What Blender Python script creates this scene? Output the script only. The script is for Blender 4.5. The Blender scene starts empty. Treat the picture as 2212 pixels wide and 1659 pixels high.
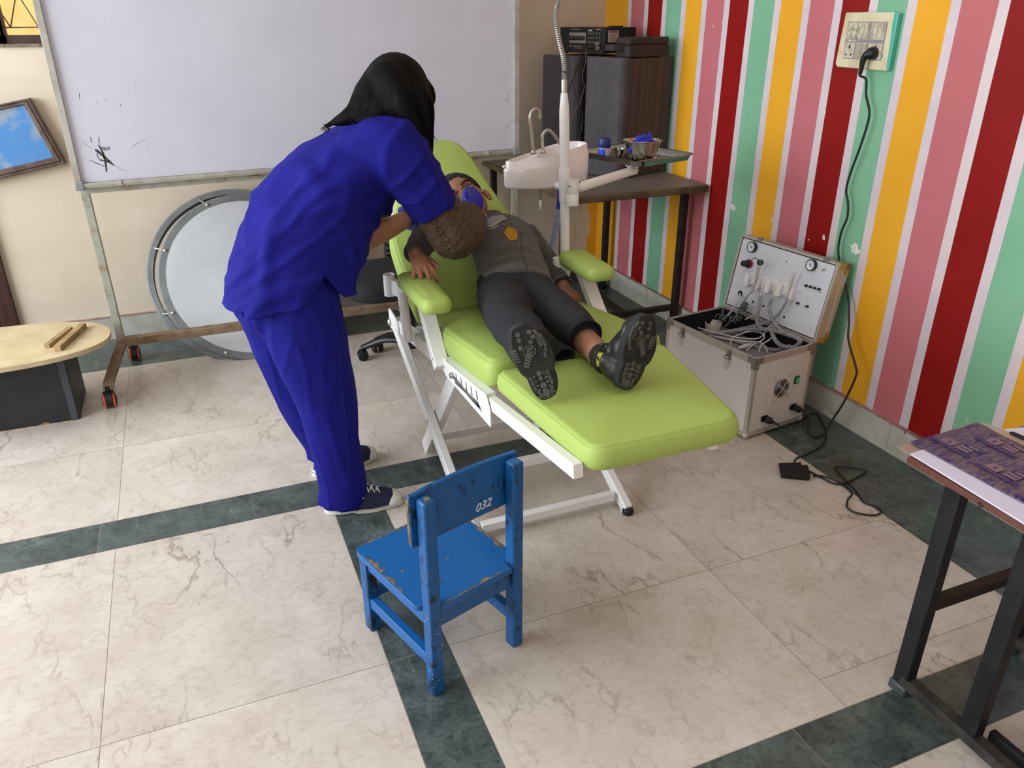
import bpy, bmesh, math, random
from mathutils import Vector, Matrix, noise, Euler
random.seed(7)
S = bpy.context.scene
COL = S.collection
R = math.radians

# ------------------------------------------------------------------ camera
FPX, YAW, PIT, ROL, CH = 1691.0, .3893, .4386, -.0013, 1.5
_f = Vector((math.sin(YAW)*math.cos(PIT), math.cos(YAW)*math.cos(PIT), -math.sin(PIT)))
_r0 = Vector((math.cos(YAW), -math.sin(YAW), 0)); _u0 = _r0.cross(_f)
_r = _r0*math.cos(ROL)+_u0*math.sin(ROL); _u = -_r0*math.sin(ROL)+_u0*math.cos(ROL)
cd = bpy.data.cameras.new('camera'); cam = bpy.data.objects.new('camera', cd); COL.objects.link(cam)
cd.sensor_fit = 'HORIZONTAL'; cd.sensor_width = 36.0; cd.lens = FPX/2212*36; cd.clip_start = .05
m3 = Matrix((_r, _u, -_f)).transposed()
cam.matrix_world = Matrix.Translation((0, 0, CH)) @ m3.to_4x4()
S.camera = cam

# ------------------------------------------------------------------ light
w = bpy.data.worlds.new('world'); S.world = w; w.use_nodes = True
bg = w.node_tree.nodes['Background']; bg.inputs[0].default_value = (.78, .88, 1, 1); bg.inputs[1].default_value = 1.0
def area(name, loc, target, sx, sy, power, col):
    l = bpy.data.lights.new(name, 'AREA'); l.shape = 'RECTANGLE'; l.size = sx; l.size_y = sy; l.energy = power; l.color = col
    o = bpy.data.objects.new(name, l); COL.objects.link(o); o.location = loc
    o.rotation_euler = (Vector(target)-Vector(loc)).to_track_quat('-Z', 'Y').to_euler(); return o
area('left_window_daylight', (-2.9, 2.3, 1.75), (0, 2.2, 1.0), 3.2, 1.8, 180, (.87, .94, 1.0))
area('doorway_daylight', (-.6, -2.2, 1.5), (.6, 2, .6), 3.0, 2.2, 24, (1.0, .97, .93))
area('ceiling_fill', (.6, .6, 2.9), (.6, .6, 0), 2.6, 2.2, 9, (1.0, .93, .84))  # weak warm overhead fill from an unseen source, no tube fixture modelled
area('yard_daylight', (-.6, 5.6, 3.2), (-.6, 6.4, 1.6), 1.6, .6, 60, (1.0, .93, .8))
S.view_settings.view_transform = 'Standard'; S.view_settings.look = 'None'
S.view_settings.exposure = 0.1; S.view_settings.gamma = 1.0; S.view_settings.use_curve_mapping = False

# ------------------------------------------------------------------ helpers
def ray(px, py): return _r*((px-1106)/FPX) - _u*((py-829.5)/FPX) + _f
def atz(px, py, z):
    d = ray(px, py); t = (z-CH)/d.z; return Vector((0, 0, CH))+d*t
def aty(px, py, y):
    d = ray(px, py); return Vector((0, 0, CH))+d*(y/d.y)
def atx(px, py, x):
    d = ray(px, py); return Vector((0, 0, CH))+d*(x/d.x)

def lin(h):
    h = h.lstrip('#'); v = [int(h[i:i+2], 16)/255 for i in (0, 2, 4)]
    return tuple(x/12.92 if x <= .04045 else ((x+.055)/1.055)**2.4 for x in v)+(1,)
MATS = {}
def mat(name, col, rough=.6, metal=0, bump=0, bscale=40, var=0, vscale=3, col2=None, spec=.5, trans=0, alpha=1, ior=1.45, sheen=0, stretch=None, coat=0, vlo=.4, vhi=.6, detail=4):
    if name in MATS: return MATS[name]
    m = bpy.data.materials.new(name); m.use_nodes = True; nt = m.node_tree; N = nt.nodes; L = nt.links
    b = N['Principled BSDF']; c = lin(col) if isinstance(col, str) else col
    b.inputs['Base Color'].default_value = c; b.inputs['Roughness'].default_value = rough; b.inputs['Metallic'].default_value = metal
    b.inputs['Specular IOR Level'].default_value = spec; b.inputs['IOR'].default_value = ior
    b.inputs['Transmission Weight'].default_value = trans; b.inputs['Alpha'].default_value = alpha
    b.inputs['Sheen Weight'].default_value = sheen; b.inputs['Coat Weight'].default_value = coat
    tc = N.new('ShaderNodeTexCoord'); src = tc.outputs['Object']
    if stretch:
        mp = N.new('ShaderNodeMapping'); mp.inputs['Scale'].default_value = stretch; L.new(src, mp.inputs['Vector']); src = mp.outputs[0]
    if col2:
        n = N.new('ShaderNodeTexNoise'); n.inputs['Scale'].default_value = vscale; n.inputs['Detail'].default_value = detail; n.inputs['Roughness'].default_value = .65
        L.new(src, n.inputs['Vector'])
        r = N.new('ShaderNodeValToRGB'); r.color_ramp.elements[0].position = vlo; r.color_ramp.elements[1].position = vhi
        r.color_ramp.elements[0].color = c; r.color_ramp.elements[1].color = lin(col2) if isinstance(col2, str) else col2
        L.new(n.outputs['Fac'], r.inputs['Fac']); L.new(r.outputs[0], b.inputs['Base Color'])
    if bump:
        n2 = N.new('ShaderNodeTexNoise'); n2.inputs['Scale'].default_value = bscale; n2.inputs['Detail'].default_value = 3
        L.new(src, n2.inputs['Vector'])
        bp = N.new('ShaderNodeBump'); bp.inputs['Strength'].default_value = bump; bp.inputs['Distance'].default_value = .01
        L.new(n2.outputs['Fac'], bp.inputs['Height']); L.new(bp.outputs[0], b.inputs['Normal'])
    MATS[name] = m; return m

WM = {}
def world_of(o): return WM.get(o, Matrix())
def thing(name, label, cat, loc=(0, 0, 0), group=None):
    o = bpy.data.objects.new(name, None); COL.objects.link(o); o.location = loc; o.empty_display_size = .05
    o['label'] = label; o['category'] = cat
    if group: o['group'] = group
    WM[o] = Matrix.Translation(loc); return o
def tag(o, label, cat, group=None):
    o['label'] = label; o['category'] = cat
    if group: o['group'] = group
    return o
def obj(name, bm, m, parent=None, smooth=True, frame=None, bev=0, seg=2, sub=0, angle=40, solid=0):
    if frame is not None: bm.transform(frame)
    if parent is not None: bm.transform(world_of(parent).inverted())
    bmesh.ops.recalc_face_normals(bm, faces=bm.faces)
    me = bpy.data.meshes.new(name); bm.to_mesh(me); bm.free()
    o = bpy.data.objects.new(name, me); COL.objects.link(o)
    for x in (m if isinstance(m, (list, tuple)) else [m]): me.materials.append(x)
    if parent is not None: o.parent = parent; WM[o] = world_of(parent)
    if smooth:
        for p in me.polygons: p.use_smooth = True
        if not sub:
            try: me.set_sharp_from_angle(angle=R(angle))
            except Exception: pass
    if solid:
        md = o.modifiers.new('s', 'SOLIDIFY'); md.thickness = solid; md.offset = 0
    if bev:
        md = o.modifiers.new('b', 'BEVEL'); md.width = bev; md.segments = seg; md.limit_method = 'ANGLE'; md.angle_limit = R(35)
    if sub:
        md = o.modifiers.new('u', 'SUBSURF'); md.levels = sub; md.render_levels = sub
    return o
def struct(name, bm, m, **k):
    o = obj(name, bm, m, **k)
    if o.parent is None: o['kind'] = 'structure'
    return o
def B(): return bmesh.new()
def frame_of(o, x, y=None, z=None):
    x = Vector(x).normalized()
    if z is None: z = x.cross(Vector(y)).normalized()
    else: z = Vector(z).normalized()
    y = z.cross(x).normalized(); z = x.cross(y)
    M = Matrix((x, y, z)).transposed().to_4x4(); M.translation = Vector(o); return M
def box(bm, lo, hi, M=None, mi=0):
    v = [bm.verts.new((x, y, z)) for x in (lo[0], hi[0]) for y in (lo[1], hi[1]) for z in (lo[2], hi[2])]
    if M is not None:
        for q in v: q.co = M @ q.co
    fs = [bm.faces.new([v[i] for i in f]) for f in ((0, 1, 3, 2), (4, 6, 7, 5), (0, 4, 5, 1), (2, 3, 7, 6), (0, 2, 6, 4), (1, 5, 7, 3))]
    for f in fs: f.material_index = mi
    return v
def cbox(bm, c, s, M=None, mi=0):
    return box(bm, [c[i]-s[i]/2 for i in range(3)], [c[i]+s[i]/2 for i in range(3)], M, mi)
def bar(bm, p, q, w, h, up=(0, 0, 1), mi=0, ext=0):
    p = Vector(p); q = Vector(q); d = (q-p).normalized(); p = p-d*ext; q = q+d*ext
    M = frame_of(p, d, z=None, y=Vector(up).cross(d) if abs(d.dot(Vector(up).normalized())) < .99 else (0, 1, 0))
    return box(bm, (0, -w/2, -h/2), ((q-p).length, w/2, h/2), M, mi)
def ortho(d):
    d = d.normalized(); a = Vector((0, 0, 1)) if abs(d.z) < .9 else Vector((1, 0, 0))
    s = d.cross(a).normalized(); return s, s.cross(d).normalized()
def tube(bm, pts, r, seg=8, caps=True, closed=False, mi=0, flat=1.0, side=None):
    """sweep; r scalar, list, or list of (a,b); side: direction of the a axis"""
    pts = [Vector(p) for p in pts]; n = len(pts); rings = []
    s = None
    for i, p in enumerate(pts):
        if closed: t = pts[(i+1) % n]-pts[i-1]
        else: t = pts[min(i+1, n-1)]-pts[max(i-1, 0)]
        if t.length < 1e-9: t = Vector((0, 0, 1))
        t.normalize()
        if side is not None: s = Vector(side)-t*Vector(side).dot(t)
        elif s is None: s = ortho(t)[0]
        else: s = s-t*s.dot(t)
        if s.length < 1e-6: s = ortho(t)[0]
        s = s.normalized(); u = t.cross(s)
        rr = r[i] if isinstance(r, (list, tuple)) else r
        a, b = rr if isinstance(rr, (list, tuple)) else (rr, rr*flat)
        rings.append([bm.verts.new(p+s*(a*math.cos(2*math.pi*k/seg))+u*(b*math.sin(2*math.pi*k/seg))) for k in range(seg)])
    for i in range(n if closed else n-1):
        A = rings[i]; C = rings[(i+1) % n]
        for k in range(seg):
            f = bm.faces.new([A[k], A[(k+1) % seg], C[(k+1) % seg], C[k]]); f.material_index = mi
    if caps and not closed:
        bm.faces.new(rings[0][::-1]).material_index = mi; bm.faces.new(rings[-1]).material_index = mi
    return rings
def limb(bm, pts, rad, seg=16, side=None, round0=True, round1=True):
    """tapered rounded chain for bodies"""
    pts = [Vector(p) for p in pts]; rad = [x if isinstance(x, (list, tuple)) else (x, x) for x in rad]
    P = []; Q = []
    # subdivide with catmull
    n = len(pts)
    def cr(a, b, c, d, t): return .5*((2*b)+(-a+c)*t+(2*a-5*b+4*c-d)*t*t+(-a+3*b-3*c+d)*t*t*t)
    for i in range(n-1):
        for s in range(4):
            t = s/4
            a, b, c, d = pts[max(i-1, 0)], pts[i], pts[i+1], pts[min(i+2, n-1)]
            P.append(cr(a, b, c, d, t) if n > 2 else b.lerp(c, t)); Q.append((rad[i][0]*(1-t)+rad[i+1][0]*t, rad[i][1]*(1-t)+rad[i+1][1]*t))
    P.append(pts[-1]); Q.append(rad[-1])
    if round0:
        d = (P[0]-P[1]).normalized(); h = min(Q[0]); a0, b0 = Q[0]; p0 = P[0].copy()
        for t in (30, 55, 75, 88): P.insert(0, p0+d*h*math.sin(R(t))); Q.insert(0, (a0*math.cos(R(t)), b0*math.cos(R(t))))
    if round1:
        d = (P[-1]-P[-2]).normalized(); h = min(Q[-1]); a0, b0 = Q[-1]; p0 = P[-1].copy()
        for t in (30, 55, 75, 88): P.append(p0+d*h*math.sin(R(t))); Q.append((a0*math.cos(R(t)), b0*math.cos(R(t))))
    return tube(bm, P, Q, seg, side=side)
def smoothpath(pts, k=6, closed=False):
    pts = [Vector(p) for p in pts]; n = len(pts); out = []
    rng = range(n) if closed else range(n-1)
    for i in rng:
        if closed: a, b, c, d = pts[i-1], pts[i], pts[(i+1) % n], pts[(i+2) % n]
        else: a, b, c, d = pts[max(i-1, 0)], pts[i], pts[i+1], pts[min(i+2, n-1)]
        for s in range(k):
            t = s/k; out.append(.5*((2*b)+(-a+c)*t+(2*a-5*b+4*c-d)*t*t+(-a+3*b-3*c+d)*t*t*t))
    if not closed: out.append(pts[-1])
    return out
def wire(bm, pts, r, k=6, seg=7, mi=0): return tube(bm, smoothpath(pts, k), r, seg, mi=mi)
def cyl(bm, p, q, r, r2=None, seg=20, mi=0):
    return tube(bm, [p, q], [r, r if r2 is None else r2], seg, mi=mi)
def lathe(bm, o, ax, prof, seg=28, mi=0, sx=1, cap=True):
    """prof: (radius, height) along axis"""
    o = Vector(o); ax = Vector(ax).normalized(); s, u = ortho(ax); rings = []
    for r, h in prof:
        rings.append([bm.verts.new(o+ax*h+s*(r*math.cos(2*math.pi*k/seg))+u*(r*sx*math.sin(2*math.pi*k/seg))) for k in range(seg)])
    for A, C in zip(rings, rings[1:]):
        for k in range(seg): bm.faces.new([A[k], A[(k+1) % seg], C[(k+1) % seg], C[k]]).material_index = mi
    if cap:
        bm.faces.new(rings[0][::-1]).material_index = mi; bm.faces.new(rings[-1]).material_index = mi
def ell(bm, c, r, M=None, seg=20, rings=12, mi=0):
    c = Vector(c); vs = []
    for i in range(1, rings):
        a = math.pi*i/rings
        vs.append([bm.verts.new((r[0]*math.sin(a)*math.cos(2*math.pi*k/seg), r[1]*math.sin(a)*math.sin(2*math.pi*k/seg), r[2]*math.cos(a))) for k in range(seg)])
    t = bm.verts.new((0, 0, r[2])); b = bm.verts.new((0, 0, -r[2]))
    for A, C in zip(vs, vs[1:]):
        for k in range(seg): bm.faces.new([A[k], C[k], C[(k+1) % seg], A[(k+1) % seg]]).material_index = mi
    for k in range(seg):
        bm.faces.new([t, vs[0][k], vs[0][(k+1) % seg]]).material_index = mi; bm.faces.new([b, vs[-1][(k+1) % seg], vs[-1][k]]).material_index = mi
    for v in [t, b]+[x for q in vs for x in q]:
        co = v.co.copy()
        if M is not None: co = M @ co
        v.co = c+co
def prism(bm, poly, z0, z1, M=None, mi=0):
    a = [bm.verts.new((p[0], p[1], z0)) for p in poly]; b = [bm.verts.new((p[0], p[1], z1)) for p in poly]; n = len(poly)
    if M is not None:
        for v in a+b: v.co = M @ v.co
    bm.faces.new(a[::-1]).material_index = mi; bm.faces.new(b).material_index = mi
    for i in range(n): bm.faces.new([a[i], a[(i+1) % n], b[(i+1) % n], b[i]]).material_index = mi
def poly(bm, pts, mi=0):
    f = bm.faces.new([bm.verts.new(p) for p in pts]); f.material_index = mi; return f
def rpoly(pts, r, k=6):
    """round the corners of a polygon; r scalar or list"""
    out = []; n = len(pts)
    for i in range(n):
        p = Vector(pts[i][:2]); a = Vector(pts[i-1][:2]); b = Vector(pts[(i+1) % n][:2]); rr = r[i] if isinstance(r, (list, tuple)) else r
        d1 = (a-p); d2 = (b-p); rr = min(rr, d1.length*.49, d2.length*.49); A = p+d1.normalized()*rr; C = p+d2.normalized()*rr
        for s in range(k+1):
            t = s/k; q = A*(1-t)**2+p*2*t*(1-t)+C*t*t; out.append((q.x, q.y))
    return out
def pad(bm, outline, t, M, r=.02, puff=.006, rb=.006, seam=True):
    """upholstered pad: outline in frame xy, z 0..t"""
    n = len(outline); P = [Vector(p) for p in outline]; c = sum(P, Vector((0, 0)))/n
    nor = []
    for i in range(n):
        e = P[(i+1) % n]-P[i-1]; q = Vector((e.y, -e.x))
        if q.length: q.normalize()
        if q.dot(P[i]-c) < 0: q = -q
        nor.append(q)
    lv = [(rb, 0), (0, rb), (-.003, t*.45), (0, t-r)]
    for a in (20, 40): lv.append((r*(1-math.cos(R(a))), t-r+r*math.sin(R(a))))
    if seam: lv += [(r*.36, t-r*.28), (r*.40, t-r*.32), (r*.46, t-r*.2)]
    for a in (62, 80, 90): lv.append((r*(1-math.cos(R(a))), t-r+r*math.sin(R(a))))
    rings = []
    for ins, h in lv: rings.append([bm.verts.new(M @ Vector((P[i].x-nor[i].x*ins, P[i].y-nor[i].y*ins, h))) for i in range(n)])
    base = [P[i]-nor[i]*r for i in range(n)]
    for s in (.93, .8, .6, .35):
        rings.append([bm.verts.new(M @ Vector((c.x+(b.x-c.x)*s, c.y+(b.y-c.y)*s, t+puff*(1-s**4)))) for b in base])
    for j, (A, C) in enumerate(zip(rings, rings[1:])):
        for k in range(n):
            f = bm.faces.new([A[k], A[(k+1) % n], C[(k+1) % n], C[k]]); f.material_index = 1 if (seam and j == 6) else 0
    bm.faces.new(rings[0][::-1]); bm.faces.new(rings[-1])
def remeshed(bm, voxel, smooth=4, fac=.5, disp=None):
    """fuse overlapping closed shapes into one continuous surface"""
    bmesh.ops.recalc_face_normals(bm, faces=bm.faces)
    me = bpy.data.meshes.new('tmp'); bm.to_mesh(me); bm.free(); o = bpy.data.objects.new('tmp', me); COL.objects.link(o)
    r = o.modifiers.new('r', 'REMESH'); r.mode = 'VOXEL'; r.voxel_size = voxel; r.use_smooth_shade = True
    if smooth:
        s = o.modifiers.new('s', 'SMOOTH'); s.iterations = smooth; s.factor = fac
    dg = bpy.context.evaluated_depsgraph_get(); dg.update(); e = o.evaluated_get(dg); m2 = bpy.data.meshes.new_from_object(e)
    bpy.data.objects.remove(o); b = bmesh.new(); b.from_mesh(m2); bpy.data.meshes.remove(m2); bpy.data.meshes.remove(me)
    if disp:
        b.normal_update()
        mv = [(v, v.co+v.normal*disp(v.co, v.normal)) for v in b.verts]
        for v, c in mv: v.co = c
        for _ in range(2): bmesh.ops.smooth_vert(b, verts=b.verts, factor=.4, use_axis_x=True, use_axis_y=True, use_axis_z=True)
    return b
def text(name, s, size, M, m, parent, shear=0, depth=.0006, bold=0, align='CENTER'):
    cu = bpy.data.curves.new('t', 'FONT'); cu.body = s; cu.size = size; cu.shear = shear; cu.extrude = depth; cu.offset = bold
    cu.align_x = align; cu.align_y = 'CENTER'; cu.resolution_u = 3
    o = bpy.data.objects.new('t', cu); COL.objects.link(o); dg = bpy.context.evaluated_depsgraph_get(); dg.update()
    me = bpy.data.meshes.new_from_object(o.evaluated_get(dg)); bpy.data.objects.remove(o); b = bmesh.new(); b.from_mesh(me); bpy.data.meshes.remove(me)
    b.transform(M); return obj(name, b, m, parent, smooth=False)
def fbm(p, s): return noise.noise(Vector(p)*s)

# ------------------------------------------------------------------ materials
CREAM = mat('cream_wall_paint', '#cfc0ab', .75, bump=.08, bscale=30, col2='#d8cbb9', vscale=1.3)
WHITEM = mat('white_powder_coat', '#e6e4e4', .32, spec=.5)
GREEN = mat('lime_vinyl', '#a3b95f', .5, bump=.12, bscale=420, spec=.4)
GSEAM = mat('lime_vinyl_seam', '#7f9a48', .6)
CHROME = mat('chrome', '#d8d6d2', .12, 1)
STEEL = mat('brushed_steel', '#b8b4ae', .32, 1)
DKSTEEL = mat('dark_steel', '#55534f', .4, 1)
BLACK = mat('black_plastic', '#101012', .4)
MATTEB = mat('matte_black', '#17171a', .75, bump=.1, bscale=200)
SKIN = mat('skin_brown', '#996a50', .6, bump=.05, bscale=150, col2='#8e6049', vscale=8)
SKINW = mat('skin_light', '#c08d6e', .55, bump=.04, bscale=150)
GREYSW = mat('grey_knit', '#403c38', .95, bump=.5, bscale=260, col2='#4c4843', vscale=120, sheen=.2)
NAVYP = mat('charcoal_trouser_cloth', '#1b1c20', .92, bump=.3, bscale=400, col2='#222328', vscale=90)
SCRUB = mat('royal_blue_cotton', '#151470', .85, bump=.1, bscale=300, col2='#181779', vscale=6, spec=.2)
BROWNK = mat('brown_knit', '#4a3a2b', .95, bump=.6, bscale=220, col2='#594838', vscale=90)
HAIR = mat('black_hair', (.0012, .0010, .0011, 1), .55, spec=.14, stretch=(70, 70, 5), bump=.5, bscale=8)
NITRILE = mat('blue_nitrile', '#2420a8', .42, bump=.1, bscale=60)
# ------------------------------------------------------------------ floor
def marble(name, c1, c2, vein, dark, cs, rough, vfac):
    m = bpy.data.materials.new(name); m.use_nodes = True; nt = m.node_tree; N = nt.nodes; L = nt.links; b = N['Principled BSDF']
    tc = N.new('ShaderNodeTexCoord'); at = N.new('ShaderNodeAttribute'); at.attribute_name = 'slab'
    add = N.new('ShaderNodeVectorMath'); add.operation = 'MULTIPLY_ADD'; L.new(at.outputs['Color'], add.inputs[0]); add.inputs[1].default_value = (9, 9, 9); L.new(tc.outputs['Object'], add.inputs[2])
    def ns(scale, det, rgh, sx=1, sy=1, rot=0, dist=0):
        mp = N.new('ShaderNodeMapping'); mp.inputs['Rotation'].default_value = (0, 0, rot); mp.inputs['Scale'].default_value = (sx, sy, 1); L.new(add.outputs[0], mp.inputs[0])
        n = N.new('ShaderNodeTexNoise'); n.inputs['Scale'].default_value = scale; n.inputs['Detail'].default_value = det; n.inputs['Roughness'].default_value = rgh; n.inputs['Distortion'].default_value = dist; L.new(mp.outputs[0], n.inputs[0]); return n.outputs['Fac']
    def ramp(src, p0, p1, k0, k1):
        r = N.new('ShaderNodeValToRGB'); r.color_ramp.elements[0].position = p0; r.color_ramp.elements[1].position = p1; r.color_ramp.elements[0].color = k0; r.color_ramp.elements[1].color = k1; L.new(src, r.inputs[0]); return r.outputs[0]
    def mixc(f, A, Bc, mode='MIX'):
        mx = N.new('ShaderNodeMix'); mx.data_type = 'RGBA'; mx.blend_type = mode
        if isinstance(f, float): mx.inputs['Factor'].default_value = f
        else: L.new(f, mx.inputs['Factor'])
        L.new(A, mx.inputs['A'])
        if isinstance(Bc, tuple): mx.inputs['B'].default_value = Bc
        else: L.new(Bc, mx.inputs['B'])
        return mx.outputs['Result']
    def mth(op, a, v):
        q = N.new('ShaderNodeMath'); q.operation = op; L.new(a, q.inputs[0])
        if v is None: pass
        elif isinstance(v, float): q.inputs[1].default_value = v
        else: L.new(v, q.inputs[1])
        return q.outputs[0]
    W1, K0 = (1, 1, 1, 1), (0, 0, 0, 1)
    col = ramp(ns(cs, 8, .68), .28, .72, lin(c1), lin(c2))
    col = mixc(.9, col, ramp(ns(cs*6, 6, .7, 1, 1.8, .4), .30, .50, lin(dark), W1), 'MULTIPLY')
    def veins(scale, w, fac, sx, sy, rot, det):
        v = mth('ABSOLUTE', mth('SUBTRACT', ns(scale, det, .52, sx, sy, rot, .12), .5), None); r = ramp(v, 0.0, w, (fac,)*3+(1,), K0); k = ramp(ns(scale*1.3, 2, .5, 1, 1, 1.1), .46, .58, K0, W1); return mth('MULTIPLY', r, k)
    col = mixc(veins(1.5, .006, vfac, 1.7, .8, .25, 7), col, lin(vein)); col = mixc(veins(3.6, .012, vfac*.6, 1.9, .7, -.2, 6), col, lin(vein)); col = mixc(veins(8, .02, vfac*.35, 1.2, .9, .9, 5), col, lin(vein))
    sp = N.new('ShaderNodeSeparateColor'); L.new(at.outputs['Color'], sp.inputs[0]); ma = N.new('ShaderNodeMapRange'); ma.inputs['To Min'].default_value = .94; ma.inputs['To Max'].default_value = 1.05; L.new(sp.outputs[0], ma.inputs[0])
    hs = N.new('ShaderNodeHueSaturation'); L.new(ma.outputs[0], hs.inputs['Value']); L.new(col, hs.inputs['Color'])
    L.new(hs.outputs[0], b.inputs['Base Color']); b.inputs['Roughness'].default_value = rough; b.inputs['Specular IOR Level'].default_value = .45
    return m
MCREAM = marble('cream_marble', '#bcb0a5', '#d0c8c0', '#8f7f72', '#eae5e0', 6, .34, .85)
MGREEN = marble('green_marble', '#2d3736', '#5f6b69', '#929c97', '#889190', 9, .3, .3)
GROUT = mat('floor_joint', '#a09082', .8)
bm = B(); cl = bm.loops.layers.color.new('slab'); g = .0009
def slab(x0, x1, y0, y1, d):
    f = poly(bm, [(x0+g, y0+g, 0), (x1-g, y0+g, 0), (x1-g, y1-g, 0), (x0+g, y1-g, 0)], d); k = (random.random(), random.random(), random.random(), 1)
    for l in f.loops: l[cl] = k
C_a, C_b, XRt = .2806, .4432, 1.967
for y0, y1 in ((-2.6, -1.2), (-1.2, -.3), (-.3, .796), (.963, 1.522), (1.522, 2.311)):
    slab(-3.4, -1.5, y0, y1, 0); slab(-1.5, -.388, y0, y1, 0); slab(-.388, C_a, y0, y1, 0); slab(C_a, C_b, y0, y1, 1); slab(C_b, 1.2615, y0, y1, 0)
    if y0 == .963: slab(1.2615, XRt, .963, 1.056, 0); slab(1.2615, XRt, 1.056, y1, 0)
    else: slab(1.2615, XRt, y0, y1, 0)
for x0, x1 in ((-3.4, -2.0), (-2.0, -.9), (-.9, -.43), (-.43, C_a), (C_a, 1.1), (1.1, XRt)): slab(x0, x1, .796, .963, 1)
for x0, x1 in ((-3.4, -2.0), (-2.0, -.44), (-.44, C_a), (C_a, C_b), (C_b, 1.4), (1.4, XRt)): slab(x0, x1, 2.311, 2.477, 1)
for y0, y1 in ((2.477, 3.006), (3.006, 3.832)):
    for x0, x1 in ((-3.4, -1.5), (-1.5, -.388), (-.388, .9), (.9, XRt)): slab(x0, x1, y0, y1, 0)
for x0, x1 in ((-3.4, -1.6), (-1.6, -.3), (-.3, .8), (.8, XRt)): slab(x0, x1, 3.832, 4.27, 1)
for y0, y1 in ((-2.6, -1.2), (-1.2, -.2), (-.2, .8), (.8, 1.9), (1.9, 2.9), (2.9, 3.63), (3.63, 4.27)): slab(XRt, 2.31, y0, y1, 1)
fg = poly(bm, [(-3.4, -2.6, -.0006), (2.31, -2.6, -.0006), (2.31, 4.27, -.0006), (-3.4, 4.27, -.0006)], 2)
struct('floor', bm, [MCREAM, MGREEN, GROUT], smooth=False)

# ------------------------------------------------------------------ back wall with the window opening
bm = B(); Y = 4.26; T = .14; ZT = 3.0
wx0, wx1, wz0, wz1 = -.66, -.05, 1.395, 2.3
for a, b_, c, d in ((-3.4, wx0, 0, ZT), (wx0, wx1, 0, wz0), (wx0, wx1, wz1, ZT), (wx1, 2.46, 0, ZT)):
    box(bm, (a, Y, c), (b_, Y+T, d))
# yellow paint lapped onto the back wall below the table, with ragged strokes
rag = [(2.318, .12)]+[(2.262+.012*math.sin(z*23)+.006*math.sin(z*71), z) for z in [.12+.04*k for k in range(20)]]+[(2.29, .95), (2.3145, 1.1)]
f = [(x, Y-.0008, z) for x, z in rag]; poly(bm, f, 1)
for x, z, h in ((2.17, .62, .08), (2.20, .5, .1), (2.165, .36, .13)):
    poly(bm, [(x, Y-.0008, z), (x+.004, Y-.0008, z-.01), (x+.005, Y-.0008, z-h), (x+.001, Y-.0008, z-h+.02)], 1)
YEL = mat('yellow_stripe_paint', '#e6a425', .55, spec=.3, col2='#ecab2c', vscale=2, bump=.05, bscale=12)
struct('wall_back', bm, [CREAM, YEL], smooth=False)
# ------------------------------------------------------------------ striped right wall
PINK = mat('pink_stripe_paint', '#bf6b70', .55, spec=.3, col2='#c37078', vscale=2, bump=.05, bscale=12)
RED = mat('red_stripe_paint', '#860c09', .5, spec=.25, col2='#8d1210', vscale=2, bump=.05, bscale=12)
TEAL = mat('teal_stripe_paint', '#79b08f', .55, spec=.3, col2='#82b897', vscale=2, bump=.05, bscale=12)
LILAC = mat('white_lilac_paint', '#cfc2cc', .6, col2='#dccdd0', vscale=3)
MURALB = mat('mural_blue_paint', '#3a6ea5', .5); MURALW = mat('mural_white_paint', '#dcd6d6', .6)
BARE = mat('bare_plaster', '#ece8e2', .8, col2='#c9c4bc', vscale=60)
bm = B(); X = 2.315
cols = {'Y': 1, 'P': 2, 'R': 3, 'T': 4}
seq = 'PRTY'; edges = [(4.262, 4.017, 'Y')]
for k in range(26):
    y1 = 3.981-.1678*k; edges.append((y1, y1-.130, seq[k % 4]))
zz = [0+.1*k for k in range(31)]
def jit(k, z): return .0022*noise.noise(Vector((k*7.3, z*2.1, .5)))+.0012*noise.noise(Vector((k*3.1, z*13, 4)))
def strip(ya, yb, mi, ka, kb):
    va = [bm.verts.new((X, ya+jit(ka, z), z)) for z in zz]; vb = [bm.verts.new((X, yb+jit(kb, z), z)) for z in zz]
    for i in range(len(zz)-1): bm.faces.new([va[i], va[i+1], vb[i+1], vb[i]]).material_index = mi
kk = 0; prev = None
for (a, b_, c) in edges:
    if prev is not None: strip(prev, a, 5, kk, kk+1)
    strip(a, b_, cols[c], kk+1, kk+2); prev = b_; kk += 2
strip(prev, -2.6, 5, kk, kk+1)
box(bm, (X+.002, -2.6, 0), (X+.14, 4.4, ZT), mi=5)
def blotch(y, z, ry, rz, mi, n=16, s=0):
    pts = []
    for k in range(n):
        a = 2*math.pi*k/n; q = .65+.6*noise.noise(Vector((math.cos(a)*2+s, math.sin(a)*2, s*1.7)))
        pts.append((X-.0009, y+ry*q*math.cos(a), z+rz*q*math.sin(a)))
    poly(bm, pts, mi)
for px, py, rx, rz in ((1583, 447, .036, .022), (1668, 475, .016, .012), (1783, 242, .006, .007), (1541, 57, .004, .012), (1747, 518, .007, .005), (1780, 512, .012, .016), (1848, 540, .034, .036), (1872, 565, .012, .012), (1817, 690, .014, .005), (1763, 352, .005, .009), (1542, 141, .003, .004), (1700, 240, .003, .003), (2090, 905, .004, .01)):
    q = atx(px, py, X); blotch(q.y, q.z, rx, rz, 6, s=px*.13)
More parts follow.
